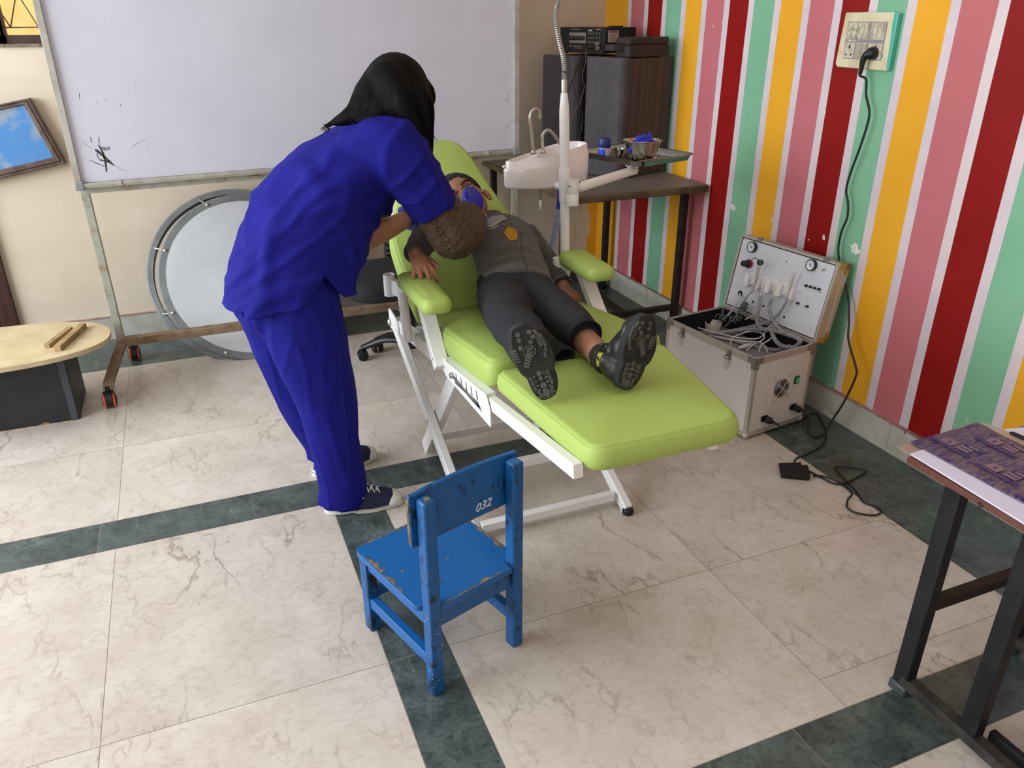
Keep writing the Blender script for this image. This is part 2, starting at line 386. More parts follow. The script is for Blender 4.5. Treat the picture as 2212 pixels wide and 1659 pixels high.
# mural arc low on the wall towards the camera
cyc, czc, ro = .62, -.42, 1.085
arc = []
for k in range(25):
    a = R(20+k*4.2); arc.append((cyc+ro*math.cos(a), czc+ro*math.sin(a)))
for (p, q) in zip(arc, arc[1:]):
    if p[1] < .02 or q[1] < .02: continue
    def inn(v, f): return (cyc+(v[0]-cyc)*f, czc+(v[1]-czc)*f)
    poly(bm, [(X-.0012, *p), (X-.0012, *q), (X-.0012, *inn(q, .972)), (X-.0012, *inn(p, .972))], 7)
    poly(bm, [(X-.001, *inn(p, .972)), (X-.001, *inn(q, .972)), (X-.001, inn(q, .972)[0], 0), (X-.001, inn(p, .972)[0], 0)], 8)
struct('wall_right', bm, [CREAM, YEL, PINK, RED, TEAL, LILAC, BARE, MURALB, MURALW], smooth=False)
bm = B(); box(bm, (-3.54, -2.6, 0), (-3.4, -.2, ZT)); box(bm, (-3.54, 4.0, 0), (-3.4, 4.4, ZT)); box(bm, (-3.54, -.2, 0), (-3.4, 4.0, .85)); box(bm, (-3.54, -.2, 2.65), (-3.4, 4.0, ZT)); struct('wall_left', bm, CREAM, smooth=False)
bm = B(); box(bm, (-3.54, -2.74, 0), (2.46, -2.6, ZT)); struct('wall_front', bm, CREAM, smooth=False)
bm = B(); box(bm, (-3.54, -2.74, ZT), (2.46, 4.4, ZT+.1)); struct('ceiling', bm, mat('ceiling_white', '#ddd9d2', .8), smooth=False)

# baseboards
BASEM = mat('grey_white_marble_skirting', '#a9a69c', .45, col2='#c2c0b6', vscale=7, detail=8, vlo=.35, vhi=.65)
LEDGE = mat('skirting_ledge', '#a98f82', .7, col2='#8e6f66', vscale=12)
def ledge(name, pts, d):
    return
bm = B(); box(bm, (-3.4, Y-.014, 0), (2.301, Y, .117)); box(bm, (-3.4, Y-.017, .117), (2.30, Y, .121), mi=1); struct('baseboard_back', bm, [BASEM, LEDGE], smooth=False)
bm = B(); yy = [-2.6, -1.7, -.8, .1, .98, 1.86, 2.75, 3.6, 4.245]
for a, b_ in zip(yy, yy[1:]): box(bm, (2.300, a+.0008, 0), (2.315, b_-.0008, .117))
box(bm, (2.298, -2.6, .117), (2.315, 4.245, .121), mi=1)
for py_, L_ in ((2.02, .01), (1.92, .006), (1.79, .018), (1.86, .008), (2.3, .006)): poly(bm, [(2.2995, py_, .118), (2.2995, py_+.008, .118), (2.2995, py_+.004, .118-L_)], 2)
struct('baseboard_right', bm, [BASEM, LEDGE, RED], smooth=False)

# window behind the whiteboard: frame, sill, grille, sun-yellow yard wall outside
t = B(); FR = mat('dark_brown_window_wood', '#4b352a', .6, col2='#2f211b', vscale=6)
for a, b_, c, d in ((wx0, wx1, 1.395, 1.43), (wx0, wx1, wz1-.04, wz1), (wx0, wx0+.04, 1.395, wz1), (wx1-.04, wx1, 1.395, wz1), (-.64, -.625, 1.395, wz1)): box(t, (a, Y+.03, c), (b_, Y+.08, d))
wn = struct('window_1', t, FR, smooth=False, bev=.002)
t = B(); box(t, (wx0, Y-.012, 1.383), (wx1, Y+.03, 1.396)); struct('window_sill', t, mat('stained_sill', '#8d7b69', .8, col2='#5b4a3e', vscale=20), parent=wn)
t = B(); GR = mat('painted_grille', '#6d6258', .5, .3)
bar(t, (wx0, Y+.1, 1.46), (wx1, Y+.1, 1.46), .006, .006)
bar(t, (wx0, Y+.1, 1.60), (wx1, Y+.1, 1.60), .006, .006)
x = wx0
while x < wx1-.05:
    bar(t, (x, Y+.1, 1.60), (x+.055, Y+.1, 1.46), .005, .005); bar(t, (x+.055, Y+.1, 1.46), (x+.11, Y+.1, 1.60), .005, .005); x += .11
for x in (-.5, -.36): bar(t, (x, Y+.1, 1.60), (x, Y+.1, 2.3), .006, .006)
obj('window_grille', t, GR, wn, smooth=False)
t = B(); box(t, (-4, 6.4, -.5), (2.5, 6.5, 5)); y_ = obj('exterior_wall', t, mat('yard_wall_paint', '#f2cf8e', .8, col2='#e8be78', vscale=3), smooth=False); y_['kind'] = 'structure'
# brown door frame at the far left of the back wall
t = B(); DW = mat('dark_door_wood', '#43261f', .5, col2='#35190f', vscale=4, stretch=(18, 18, 1))
box(t, (-.935, Y-.03, 0), (-.866, Y, 2.1)); box(t, (-.985, Y-.012, 0), (-.935, Y, 2.1)); struct('door_1', t, DW, smooth=False, bev=.003)
# ------------------------------------------------------------------ whiteboard on its rusty wheeled stand
RUSTY = mat('chipped_grey_green_enamel', '#a3a698', .6, .1, col2='#8a6a42', vscale=16, vlo=.5, vhi=.72, detail=8, bump=.1, bscale=80)
RUST2 = mat('rusty_brown_bar', '#86735f', .75, .1, col2='#6d4d2a', vscale=22, vlo=.4, vhi=.7, detail=8, bump=.2, bscale=60)
YB = 3.60
st = thing('whiteboard_stand', 'rusty grey steel wheeled stand holding the big whiteboard', 'stand', (.56, 3.62, 0))
for xa, xb in ((-.378, -.404), (1.50, 1.515)):
    b = B(); bar(b, (xa, 3.63, .17), (xb, 3.63, 2.2), .030, .012, up=(0, 1, 0)); bar(b, (xa+.014, 3.645, .17), (xb+.014, 3.645, 2.2), .004, .03, up=(0, 1, 0))
    obj('post', b, RUSTY, st, bev=.001)
b = B(); bar(b, (-.39, 3.625, .868), (1.50, 3.625, .893), .012, .034); obj('upper_rail', b, RUSTY, st, bev=.001)
b = B(); bar(b, (-.376, 3.62, .205), (1.50, 3.62, .205), .038, .036); obj('lower_rail', b, RUST2, st, bev=.002)
def foot(x):
    b = B(); bar(b, (x, 3.62, .20), (x-.062, 3.41, .105), .04, .018); bar(b, (x, 3.62, .20), (x+.012, 3.90, .11), .04, .018)
    bar(b, (x-.062, 3.412, .11), (x-.066, 3.395, .085), .042, .012); obj('foot', b, RUST2, st, bev=.001)
    for cx, cy, mo in ((x-.070, 3.395, .085), (x+.014, 3.91, .10)):
        b = B(); cyl(b, (cx, cy, .072), (cx, cy, mo+.012), .009); lathe(b, (cx, cy, .062), (0, 0, 1), [(.018, 0), (.022, .004), (.022, .012), (.01, .016)])
        # hood
        for k in range(1): 
            pr = [(.0, .0)]
        pts = [(cx-.018, cy, .035)]
        tube(b, [(cx-.0125, cy, .040), (cx+.0125, cy, .040)], .0365, 22)
        c = obj('caster', b, BLACK, st)
        for s in (-1, 1):
            b = B(); lathe(b, (cx+s*.014, cy, .0345), (s, 0, 0), [(.028, -.004), (.0325, 0), (.0345, .003), (.0335, .007), (.026, .009)]); w_ = obj('wheel', b, mat('orange_caster_tyre', '#cf6038', .5), c)
            b = B(); lathe(b, (cx+s*.014, cy, .0345), (s, 0, 0), [(.027, .006), (.027, .0105), (.020, .0120), (.006, .0135)]); obj('wheel_hub', b, BLACK, c)
foot(-.376); foot(1.50)
wb = thing('whiteboard', 'large smudged whiteboard with black scribble in its lower left corner', 'whiteboard', (.56, YB, .9))
WBM = mat('whiteboard_face', '#c1c1cd', .38, col2='#c9c9d5', vscale=2.5, detail=8, spec=.45, vlo=.35, vhi=.65)
SMUDGE = mat('marker_smudge', '#63616a', .6, col2='#8d8b95', vscale=30); INK = mat('black_marker_ink', '#2b2b2f', .6)
zb = lambda x: .90+(x+.39)*.0135
b = B(); M = None
x0, x1 = -.385, 1.487
v = [(x0, YB, zb(x0)), (x1, YB, zb(x1)), (x1, YB, 2.12), (x0, YB, 2.12)]
vb = [(p[0], YB+.012, p[2]) for p in v]
A_ = [b.verts.new(p) for p in v]; C_ = [b.verts.new(p) for p in vb]
b.faces.new(A_); b.faces.new(C_[::-1])
for i in range(4): b.faces.new([A_[i], C_[i], C_[(i+1) % 4], A_[(i+1) % 4]])
def mark(b, pts, wd, mi=0, y=YB-.0006):
    P_ = smoothpath([(p[0], y, p[1]) for p in pts], 4); n = len(P_); L_ = []; R_ = []
    for i, p in enumerate(P_):
        t = (P_[min(i+1, n-1)]-P_[max(i-1, 0)]).normalized(); s = Vector((-t.z, 0, t.x))*wd*.5*(.45+.9*abs(noise.noise(p*45)))*(1 if 0 < i < n-1 else .2)
        L_.append(b.verts.new(p+s)); R_.append(b.verts.new(p-s))
    for i in range(n-1): b.faces.new([L_[i], L_[i+1], R_[i+1], R_[i]]).material_index = mi
bd = obj('board_panel', b, WBM, wb, smooth=False)
b = B()
def wp(px, py): q = aty(px, py, YB); return (q.x, q.z)
for pts, wd in (([(212, 312), (222, 330), (228, 352), (230, 372)], .010), ([(205, 322), (222, 336), (240, 352)], .014), ([(192, 345), (212, 354), (228, 360)], .004), ([(214, 345), (236, 350), (246, 358)], .008), ([(195, 296), (198, 308)], .004),
                ([(238, 352), (262, 366), (275, 370)], .0016), ([(175, 305), (200, 322)], .0012), ([(280, 322), (300, 308), (316, 300)], .0010), ([(171, 200), (172, 216)], .002), ([(210, 215), (211, 228)], .0012), ([(262, 222), (259, 230)], .0016)):
    mark(b, [wp(*p) for p in pts], wd, 0)
for k in range(46):
    px = random.choice([random.uniform(160, 330), random.uniform(150, 1100), random.uniform(1060, 1105)]); py = random.uniform(140, 350) if px < 340 or px > 1050 else random.uniform(10, 250)
    l = random.uniform(2, 7); mark(b, [wp(px, py), wp(px+random.uniform(-l, l), py+l)], random.uniform(.0008, .0018), 1)
for pts, wd in (([(218, 318), (230, 322), (238, 318)], .016), ([(213, 292), (214, 310)], .006), ([(208, 330), (214, 345)], .010)): mark(b, [wp(*p) for p in pts], wd, 1)
for k in range(14):
    x = random.uniform(1088, 1106); y = random.uniform(150, 320); mark(b, [wp(x, y), wp(x+random.uniform(-8, 8), y+random.uniform(-8, 8))], .0014, 0)
obj('marker_scribble', b, [INK, SMUDGE], wb, smooth=False)
AL = mat('dull_aluminium_trim', '#b5b2aa', .5, .35, col2='#a5a096', vscale=10)
b = B()
bar(b, (x0-.012, YB-.004, zb(x0)-.01), (x0-.012, YB-.004, 2.13), .02, .024, up=(1, 0, 0)); bar(b, (x1+.012, YB-.004, zb(x1)-.01), (x1+.012, YB-.004, 2.13), .02, .024, up=(1, 0, 0))
bar(b, (x0-.022, YB-.004, 2.13), (x1+.022, YB-.004, 2.13), .024, .02)
bar(b, (x0-.012, YB-.006, zb(x0)-.008), (x1+.012, YB-.006, zb(x1)-.008), .028, .012); bar(b, (x0-.012, YB-.008, zb(x0)-.016), (x1+.012, YB-.008, zb(x1)-.016), .016, .010)
obj('frame', b, AL, wb, bev=.001)
for x in (x0-.010, x1+.010):
  b = B(); cbox(b, (x, YB-.008, zb(x)-.010), (.036, .030, .036))
  obj('corner_cap', b, mat('grey_plastic', '#85878a', .5), wb, bev=.006, seg=3)
for px in (255, 1051):
    q = aty(px, 372, YB); b = B(); cbox(b, (q.x, YB-.02, zb(q.x)-.006), (.013, .012, .024)); lathe(b, (q.x, YB-.027, zb(q.x)), (0, -1, 0), [(.002, 0), (.002, .001)], 10); obj('clip', b, AL, wb, bev=.001)
# small printed stencil on the upper rail
q = aty(549, 376, 3.617); b = B(); box(b, (q.x-.03, 3.6165, q.z-.014), (q.x+.03, 3.6185, q.z+.014)); obj('paint_tag', b, mat('brown_tag', '#8d6b4a', .8, col2='#b7ab98', vscale=90), st)
text('tag_digits', '100', .026, frame_of((q.x, 3.6160, q.z), (1, 0, .013), z=(0, -1, 0)), mat('brown_ink', '#3b2a20', .8), st)

# ------------------------------------------------------------------ big drum leaning on the back wall
dr = thing('bass_drum', 'big round drum with white skin and grey hoops leaning on back wall', 'drum', (.12, 3.72, 0))
HOOP = mat('grey_hoop_paint', '#6d7172', .45, .1, col2='#7c8080', vscale=10); SKD = mat('drum_skin', '#bfc3c7', .5, col2='#c9ccd0', vscale=3)
lean = math.atan2(.40, .74); nD = Vector((0, -math.cos(lean), math.sin(lean))); upD = Vector((0, math.sin(lean), math.cos(lean)))
cD = Vector((.185, 3.895, .378)); MD = frame_of(cD, (1, 0, 0), z=nD)
b = B(); lathe(b, cD-nD*.075, nD, [(.372, 0), (.372, .055)], 64); obj('shell', b, mat('brown_drum_shell', '#7c6f63', .6), dr)
b = B(); lathe(b, cD-nD*.078, nD, [(.398, -.008), (.425, -.008), (.432, .0), (.432, .022), (.425, .028), (.402, .028)], 64, cap=False); obj('rear_hoop', b, HOOP, dr)
b = B(); lathe(b, cD-nD*.028+Vector((.028, 0, -.024)), nD, [(.372, .0), (.404, 0), (.41, .006), (.41, .028), (.404, .034), (.374, .034), (.371, .03)], 64, cap=False); obj('front_hoop', b, HOOP, dr)
b = B(); lathe(b, cD+nD*.006+Vector((.028, 0, -.024)), nD, [(.374, -.012), (.376, .0)], 64); sk = obj('drum_skin', b, SKD, dr)
for k in range(8):
    a = R(20+45*k); q = cD+Vector((.028, 0, -.024))+Vector((1, 0, 0))*math.cos(a)*.392+upD*math.sin(a)*.392
    b = B(); lathe(b, q-nD*.0, nD, [(.009, 0), (.009, .009), (.005, .012)], 10); q2 = cD+Vector((1, 0, 0))*math.cos(a)*.421+upD*math.sin(a)*.421-nD*.06
    cyl(b, q, q2, .0045, seg=8); obj('tension_rod', b, STEEL, dr)
# ------------------------------------------------------------------ oval plywood top on black box
pl = thing('low_plinth', 'low black box with an oval raw plywood top at the left edge', 'plinth', (-.8, 3.45, 0))
b = B(); box(b, (-1.15, 3.325, 0), (-.56, 3.62, .295)); obj('black_box', b, mat('black_laminate', '#1b1d20', .5, col2='#24262a', vscale=5, bump=.03, bscale=50), pl, bev=.002)
b = B(); box(b, (-.592, 3.322, 0), (-.566, 3.326, .29)); obj('edge_tape', b, mat('dusty_tape', '#40464d', .6), pl)
b = B(); pts = [(-.70, 3.3249), (-.69, 3.3249), (-.675, 3.3249), (-.67, 3.3249)]
poly(b, [(-.72, 3.3235, .0), (-.67, 3.3235, .0), (-.674, 3.3235, .008), (-.69, 3.3235, .010), (-.70, 3.3235, .006)]); poly(b, [(-.9, 3.3235, 0), (-.72, 3.3235, 0), (-.72, 3.3235, .0025), (-.9, 3.3235, .003)]); poly(b, [(-.63, 3.3235, 0), (-.58, 3.3235, 0), (-.6, 3.3235, .003)]); obj('worn_edge', b, mat('bare_chipboard', '#9a7448', .8), pl)
b = B(); o = []
for k in range(72):
    a = 2*math.pi*k/72; c, s = math.cos(a), math.sin(a); o.append((-.83+.44*abs(c)**.9*(1 if c > 0 else -1), 3.435+.245*abs(s)**.85*(1 if s > 0 else -1)))
prism(b, o, .297, .317); obj('plywood_top', b, mat('raw_plywood', '#c5b38f', .75, col2='#b8a380', vscale=9, detail=8, bump=.05, bscale=60), pl, bev=.001)
WOODB = mat('old_batten_wood', '#a58a62', .75, col2='#8c7250', vscale=14, stretch=(1, 1, 1))
b = B(); bar(b, (*atz(101, 748, .326).xy, .326), (*atz(152, 709, .326).xy, .326), .022, .016); tag(obj('wooden_batten', b, WOODB, bev=.001), 'shorter thin wooden batten, the left of the two on the oval plywood top', 'batten', 'battens on the plywood top')
b = B(); bar(b, (*atz(124, 753, .329).xy, .329), (*atz(180, 703, .329).xy, .329), .026, .022); tag(obj('wooden_batten', b, WOODB, bev=.001), 'longer thicker wooden batten, the right of the two on the oval plywood top', 'batten', 'battens on the plywood top')
# ------------------------------------------------------------------ tilted blue framed board on the wall
YW = 4.225
TRc, BRc, BLc = [aty(px, py, YW) for px, py in ((64, 212), (143, 352), (-60, 400))]
ux = (BLc-BRc); ux.y = 0; ux.normalize(); uz = Vector((-ux.z, 0, ux.x)); 
if uz.z < 0: uz = -uz
hgt = (TRc-BRc).dot(uz); M = frame_of(BRc, -ux, z=(0, -1, 0)); M.translation = BRc
pic = thing('framed_board', 'blue board in a moulded brown frame tilted on the wall at left edge', 'board', tuple(BRc))
sh = (TRc-BRc).dot(-ux)
def q4(a, b_, z): return M @ Vector((a, b_, z))
Wd = .55; fr = .035
def quad_ring(b, o0, o1, z0, z1):
    pass
b = B()
outl = [(0, 0), (sh, hgt), (sh-Wd, hgt), (-Wd, 0)]
def inset(d): return [(0-d*1.1, d), (sh-d*.9, hgt-d*.6), (sh-Wd+d, hgt-d*.6), (-Wd+d, d)]
rings = []
for d, z in ((0, -.03), (0, .012), (.006, .018), (.012, .013), (.018, .02), (.03, .02), (.038, .008)): rings.append([b.verts.new(q4(x, y, z)) for x, y in (outl if d == 0 else inset(d))])
for A2, C2 in zip(rings, rings[1:]):
    for k in range(4): b.faces.new([A2[k], A2[(k+1) % 4], C2[(k+1) % 4], C2[k]])
b.faces.new(rings[0][::-1])
obj('frame', b, mat('moulded_frame_brown', '#54413b', .45, col2='#6d5f57', vscale=8), pic, smooth=False)
b = B(); poly(b, [q4(x, y, .009) for x, y in inset(.036)]); obj('blue_face', b, mat('worn_sky_blue', '#4d84c0', .35, col2='#8799a8', vscale=5, vlo=.47, vhi=.56, detail=5), pic, smooth=False)

# ------------------------------------------------------------------ steel-legged table in the corner
TZ = .775
tb = thing('work_table', 'grey topped table with dark steel legs in the striped wall corner', 'table', (1.94, 3.65, 0))
b = B(); box(b, (1.575, 3.14, TZ-.006), (2.298, 4.235, TZ)); obj('tabletop', b, mat('dusty_grey_laminate', '#77706a', .55, col2='#69625c', vscale=7, detail=7), tb, bev=.001)
EDG = mat('worn_brown_edging', '#4a3a28', .6, col2='#6a563c', vscale=14); DK = mat('dark_brown_steel', '#2a221d', .55, .2, col2='#1c1815', vscale=12)
b = B(); bar(b, (1.570, 3.138, TZ-.018), (2.298, 3.138, TZ-.018), .026, .030); bar(b, (1.572, 3.138, TZ-.018), (1.572, 4.235, TZ-.018), .026, .030, ext=.012); bar(b, (2.287, 3.15, TZ-.018), (2.287, 4.235, TZ-.018), .022, .030); bar(b, (1.58, 4.222, TZ-.018), (2.29, 4.222, TZ-.018), .022, .03); obj('edging', b, EDG, tb, bev=.006, seg=3)
for x, y in ((1.605, 3.27), (2.262, 3.27), (1.60, 4.17), (2.255, 4.03)):
    b = B(); bar(b, (x, y, .0), (x, y, TZ-.03), .036, .03, up=(1, 0, 0)); L_ = obj('leg', b, DK, tb, bev=.002)
    b = B(); cbox(b, (x, y, .012), (.046, .040, .024)); obj('leg_shoe', b, BLACK, L_, bev=.004)
b = B(); bar(b, (1.605, 3.27, TZ-.045), (2.262, 3.27, TZ-.045), .02, .03); obj('apron', b, DK, tb)
b = B(); bar(b, (1.61, 3.27, .125), (2.262, 3.27, .125), .034, .026); obj('stretcher', b, DK, tb, bev=.002)
b = B(); bar(b, (1.965, 3.28, .118), (2.03, 4.12, .118), .026, .032); bar(b, (1.6, 4.14, .118), (2.25, 4.05, .118), .026, .03); obj('stretcher', b, DK, tb, bev=.002)
# ------------------------------------------------------------------ speakers
CLOTH = mat('grey_speaker_cloth', '#4b474b', .9, bump=.3, bscale=500, col2='#524e52', vscale=6)
WENGE = mat('dark_stripe_veneer', '#322828', .5, col2='#453b39', vscale=5, stretch=(14, 14, .35), vlo=.42, vhi=.58, detail=6)
def speaker(A, lab):
    A = Vector((*A, 0)); side = Vector((.31, .10, 0)).normalized(); back = Vector((-.10, .31, 0)).normalized()
    wS, wF, h = .315, .245, .548
    t = thing('loudspeaker', lab, 'speaker', (A.x, A.y, TZ), 'tall loudspeakers on the corner table')
    M = frame_of((A.x, A.y, TZ+.001), side, z=(0, 0, 1))
    b = B(); box(b, (0, 0, .0), (wS, wF, h)); obj('cabinet', b, WENGE, t, frame=M, bev=.003)
    b = B(); prism(b, rpoly([(-.052, .012), (-.052, wF-.012), (-.03, wF+.001), (-.0, wF+.001), (-.0, -.001), (-.03, -.001)], .006), .002, h+.003); obj('cloth_grille', b, CLOTH, t, frame=M, bev=.008, seg=3)
    return t, M, h
s1 = speaker((2.005, 3.43), 'tall speaker on corner table nearest the striped wall, veneer side facing out')
s2 = speaker((1.895, 3.70), 'tall speaker on corner table, left one half hidden behind its twin')
SZ = TZ+.552
# amplifier
am = thing('amplifier', 'black amplifier box with sockets and knobs on top of the speakers', 'amplifier', (2.0, 3.8, SZ))
Ma = frame_of((1.992, 3.66, SZ+.004), Vector((.93, .36, 0)), z=(0, 0, 1))
# front (socket) face runs from the near corner away to the left
b = B(); box(b, (0, 0, .006), (.235, .30, .122)); obj('body', b, mat('amp_black_metal', '#141213', .45, .3), am, frame=Ma, bev=.002)
for x in (.02, .21):
    for y in (.03, .27): b = B(); cyl(b, Ma @ Vector((x, y, 0)), Ma @ Vector((x, y, .007)), .009, seg=10); obj('foot', b, BLACK, am)
def amf(y, z, d=0): return Ma @ Vector((-d, y, z))
Mf = frame_of(amf(0, 0), Ma.to_3x3() @ Vector((0, -1, 0)), z=Ma.to_3x3() @ Vector((-1, 0, 0)))
def fbox(b, y0, y1, z0, z1, d0, d1): 
    box(b, (-d1, y0, z0), (-d0, y1, z1), Ma)
b = B(); fbox(b, .125, .235, .05, .098, 0, .0016); tp = obj('terminal_panel', b, mat('silver_label', '#8a8784', .5), am)
b = B()
for k in range(5): lathe(b, amf(.14+.021*k, .073), Ma.to_3x3() @ Vector((-1, 0, 0)), [(.0095, .001), (.0105, .010), (.007, .013)], 14)
obj('terminal_knob', b, mat('dark_knob', '#2a211c', .5), am)
b = B()
for y in (.105, .09, .075, .055, .035):
    for z in (.055, .075, .095): lathe(b, amf(y, z), Ma.to_3x3() @ Vector((-1, 0, 0)), [(.005, 0), (.005, .004), (.003, .004), (.003, .001)], 10)
for y, z in ((.05, .05), (.045, .03)): fbox(b, y-.014, y+.014, z-.007, z+.007, 0, .003)
obj('socket', b, mat('tarnished_socket', '#7d7567', .4, .6), am)
b = B(); fbox(b, .085, .11, .105, .111, 0, .001); fbox(b, .16, .225, .112, .1145, 0, .0008); fbox(b, .145, .235, .034, .0365, 0, .0008); fbox(b, .15, .20, .026, .028, 0, .0008); fbox(b, .03, .06, .112, .115, 0, .0008); obj('printed_legend', b, mat('pale_print', '#b9b4ae', .7), am)
b = B(); box(b, (.02, -.0012, .055), (.10, 0, .108), Ma); stk = obj('paper_sticker', b, mat('sticker_white', '#b8adae', .7, col2='#a59a9c', vscale=60), am)
b = B(); box(b, (.028, -.0020, .098), (.09, -.001, .105), Ma)
for z in (.088, .080, .072, .064): box(b, (.03, -.0020, z), (.085, -.001, z+.0015), Ma)
obj('sticker_print', b, mat('red_print', '#9a4450', .7), stk)
b = B(); box(b, (.09, .03, .122), (.17, .06, .128), Ma); obj('top_handle', b, BLACK, am, bev=.002)
# black plastic case
ca = thing('plastic_case', 'long dusty black plastic case lying on top of right speaker', 'case', (2.1, 3.5, SZ))
DUSTB = mat('dusty_black_plastic', '#27211f', .7, col2='#332c28', vscale=6, bump=.1, bscale=60)
Mc = frame_of((2.0, 3.425, SZ+.0015), Vector((.31, .10, 0)), z=(0, 0, 1))
b = B(); prism(b, rpoly([(-.005, 0), (.285, 0), (.285, .10), (-.005, .10)], .02), 0, .052); obj('case_base', b, DUSTB, ca, frame=Mc, bev=.006, seg=3)
b = B(); prism(b, rpoly([(-.002, .002), (.282, .002), (.282, .098), (-.002, .098)], .02), .052, .085); obj('case_lid', b, DUSTB, ca, frame=Mc, bev=.009, seg=3)
b = B(); prism(b, rpoly([(-.055, .06), (.02, .02), (.02, .12), (-.05, .12)], .012), .026, .055); obj('carry_handle', b, DUSTB, ca, frame=Mc, bev=.005, seg=3)
# speaker cables
CBL = mat('black_cable', '#16161a', .5)
def hang(name, pts, r, lab, m=CBL, group=None, cat='cable', k=6):
    b = B(); wire(b, pts, r, k); return tag(obj(name, b, m), lab, cat, group)
def yl(px, py, y): return aty(px, py, y)
hang('speaker_cable', [amf(.05, .03, .012), yl(1262, 108, 3.6), yl(1252, 135, 3.55), yl(1240, 165, 3.5), yl(1228, 195, 3.48), yl(1210, 240, 3.5), yl(1192, 280, 3.5), yl(1182, 305, 3.5), yl(1176, 335, 3.5)], .0035, 'thick black cable running down left across the left speaker front')
hang('speaker_cable', [amf(.06, .05, .012), yl(1256, 100, 3.55), yl(1250, 130, 3.5), yl(1240, 160, 3.48), yl(1239, 190, 3.48), yl(1250, 225, 3.48), yl(1258, 245, 3.49), yl(1256, 280, 3.49), yl(1247, 320, 3.5)], .0018, 'thin dark cable looping down the middle of the left speaker front')
hang('speaker_cable', [amf(.04, .04, .012), yl(1268, 105, 3.5), yl(1265, 135, 3.48), yl(1258, 165, 3.47), yl(1262, 190, 3.47), yl(1250, 225, 3.47), yl(1240, 245, 3.48), yl(1234, 262, 3.49)], .0014, 'thinnest grey cable hanging beside the gap between the two speakers', mat('grey_cable', '#4e4a4a', .5))
# wooden duster
b = B(); MdD = frame_of(atz(1333, 383, TZ), atz(1350, 391, TZ)-atz(1312, 372, TZ), z=(0, 0, 1)); box(b, (-.10, -.02, .0005), (.03, .025, .013), MdD, 0); box(b, (-.10, -.02, .013), (.03, .025, .026), MdD, 1)
tag(obj('board_duster', b, [mat('felt_grey', '#4a423c', .95), mat('duster_wood', '#6a4630', .6, col2='#4d3222', vscale=12)], bev=.002), 'small wooden board duster lying on the corner table below the steel tray', 'duster')
hang('dangling_cable', [yl(1168, 385, 3.13), yl(1168, 400, 3.13), yl(1168, 425, 3.13), yl(1168, 432, 3.13)], .0015, 'thin cable with white plug hanging off the corner table edge')
b = B(); q = yl(1168, 441, 3.13); lathe(b, (q.x, q.y, q.z+.018), (0, 0, -1), [(.003, 0), (.006, .008), (.006, .026), (.003, .03)], 12); cyl(b, (q.x, q.y, q.z-.012), (q.x, q.y, q.z-.024), .002); o = obj('plug_end', b, mat('pale_plug', '#c8c0b6', .5)); tag(o, 'tiny pale plug dangling under the white basin', 'plug')

# ------------------------------------------------------------------ office chair behind the woman
oc = thing('office_chair', 'black swivel office chair on star base behind the woman', 'chair', (.88, 3.56, 0))
SEATB = mat('black_seat_fabric', '#17181b', .85, bump=.2, bscale=200)
c0 = Vector((.82, 3.40, 0))
cB = Vector((.86, 3.36, 0))
ends = []
for k, a in enumerate((195, 262, 335, 50, 120)):
    e = cB+Vector((math.cos(R(a)), math.sin(R(a)), 0))*.235
    if k == 0: e = Vector((.655, 3.49, 0))
    if k == 1: e = Vector((.97, 3.315, 0))-Vector((0, .01, 0))
    b = B(); P_ = smoothpath([cB+Vector((0, 0, .115)), cB.lerp(e, .5)+Vector((0, 0, .115)), e+Vector((0, 0, .062))], 6); tube(b, P_, [(.028-.009*i/12, .020-.006*i/12) for i in range(len(P_))], 12, side=(0, 0, 0) if False else None); obj('star_leg', b, BLACK, oc)
    b = B(); dd = Vector((math.cos(R(a+70)), math.sin(R(a+70)), 0))
    for s in (-1, 1): lathe(b, e+dd*s*.008+Vector((0, 0, .0255)), dd*s, [(.018, 0), (.025, .003), (.025, .014), (.018, .018)], 18)
    cyl(b, e+Vector((0, 0, .03)), e+Vector((0, 0, .065)), .009); obj('caster', b, BLACK, oc)
b = B(); lathe(b, cB, (0, 0, 1), [(.045, .09), (.045, .15), (.03, .16), (.03, .30), (.02, .31), (.02, .40)], 20); obj('gas_column', b, BLACK, oc)
b = B(); M = Matrix.Translation((.80, 3.31, .405)); pad(b, rpoly([(-.24, -.22), (.24, -.22), (.25, .22), (-.25, .22)], .14), .085, M, r=.04, puff=.01, seam=False); obj('seat', b, SEATB, oc, sub=1)
b = B(); cbox(b, (.84, 3.36, .395), (.2, .2, .02)); bar(b, (.80, 3.3, .392), (.62, 3.28, .385), .012, .006); obj('mechanism', b, DKSTEEL, oc)
b = B()
lathe(b, (.835, 3.53, .44), (0, 0, 1), [(.034 if k % 2 else .026, .012*k) for k in range(17)], 20); obj('bellows', b, BLACK, oc)
b = B(); Mb = frame_of((.80, 3.545, .60), (1, 0, 0), z=(0, -1, .1)); pad(b, rpoly([(-.19, 0), (.19, 0), (.17, .36), (-.17, .36)], .09), .07, Mb, r=.03, seam=False); obj('backrest', b, SEATB, oc, sub=1)
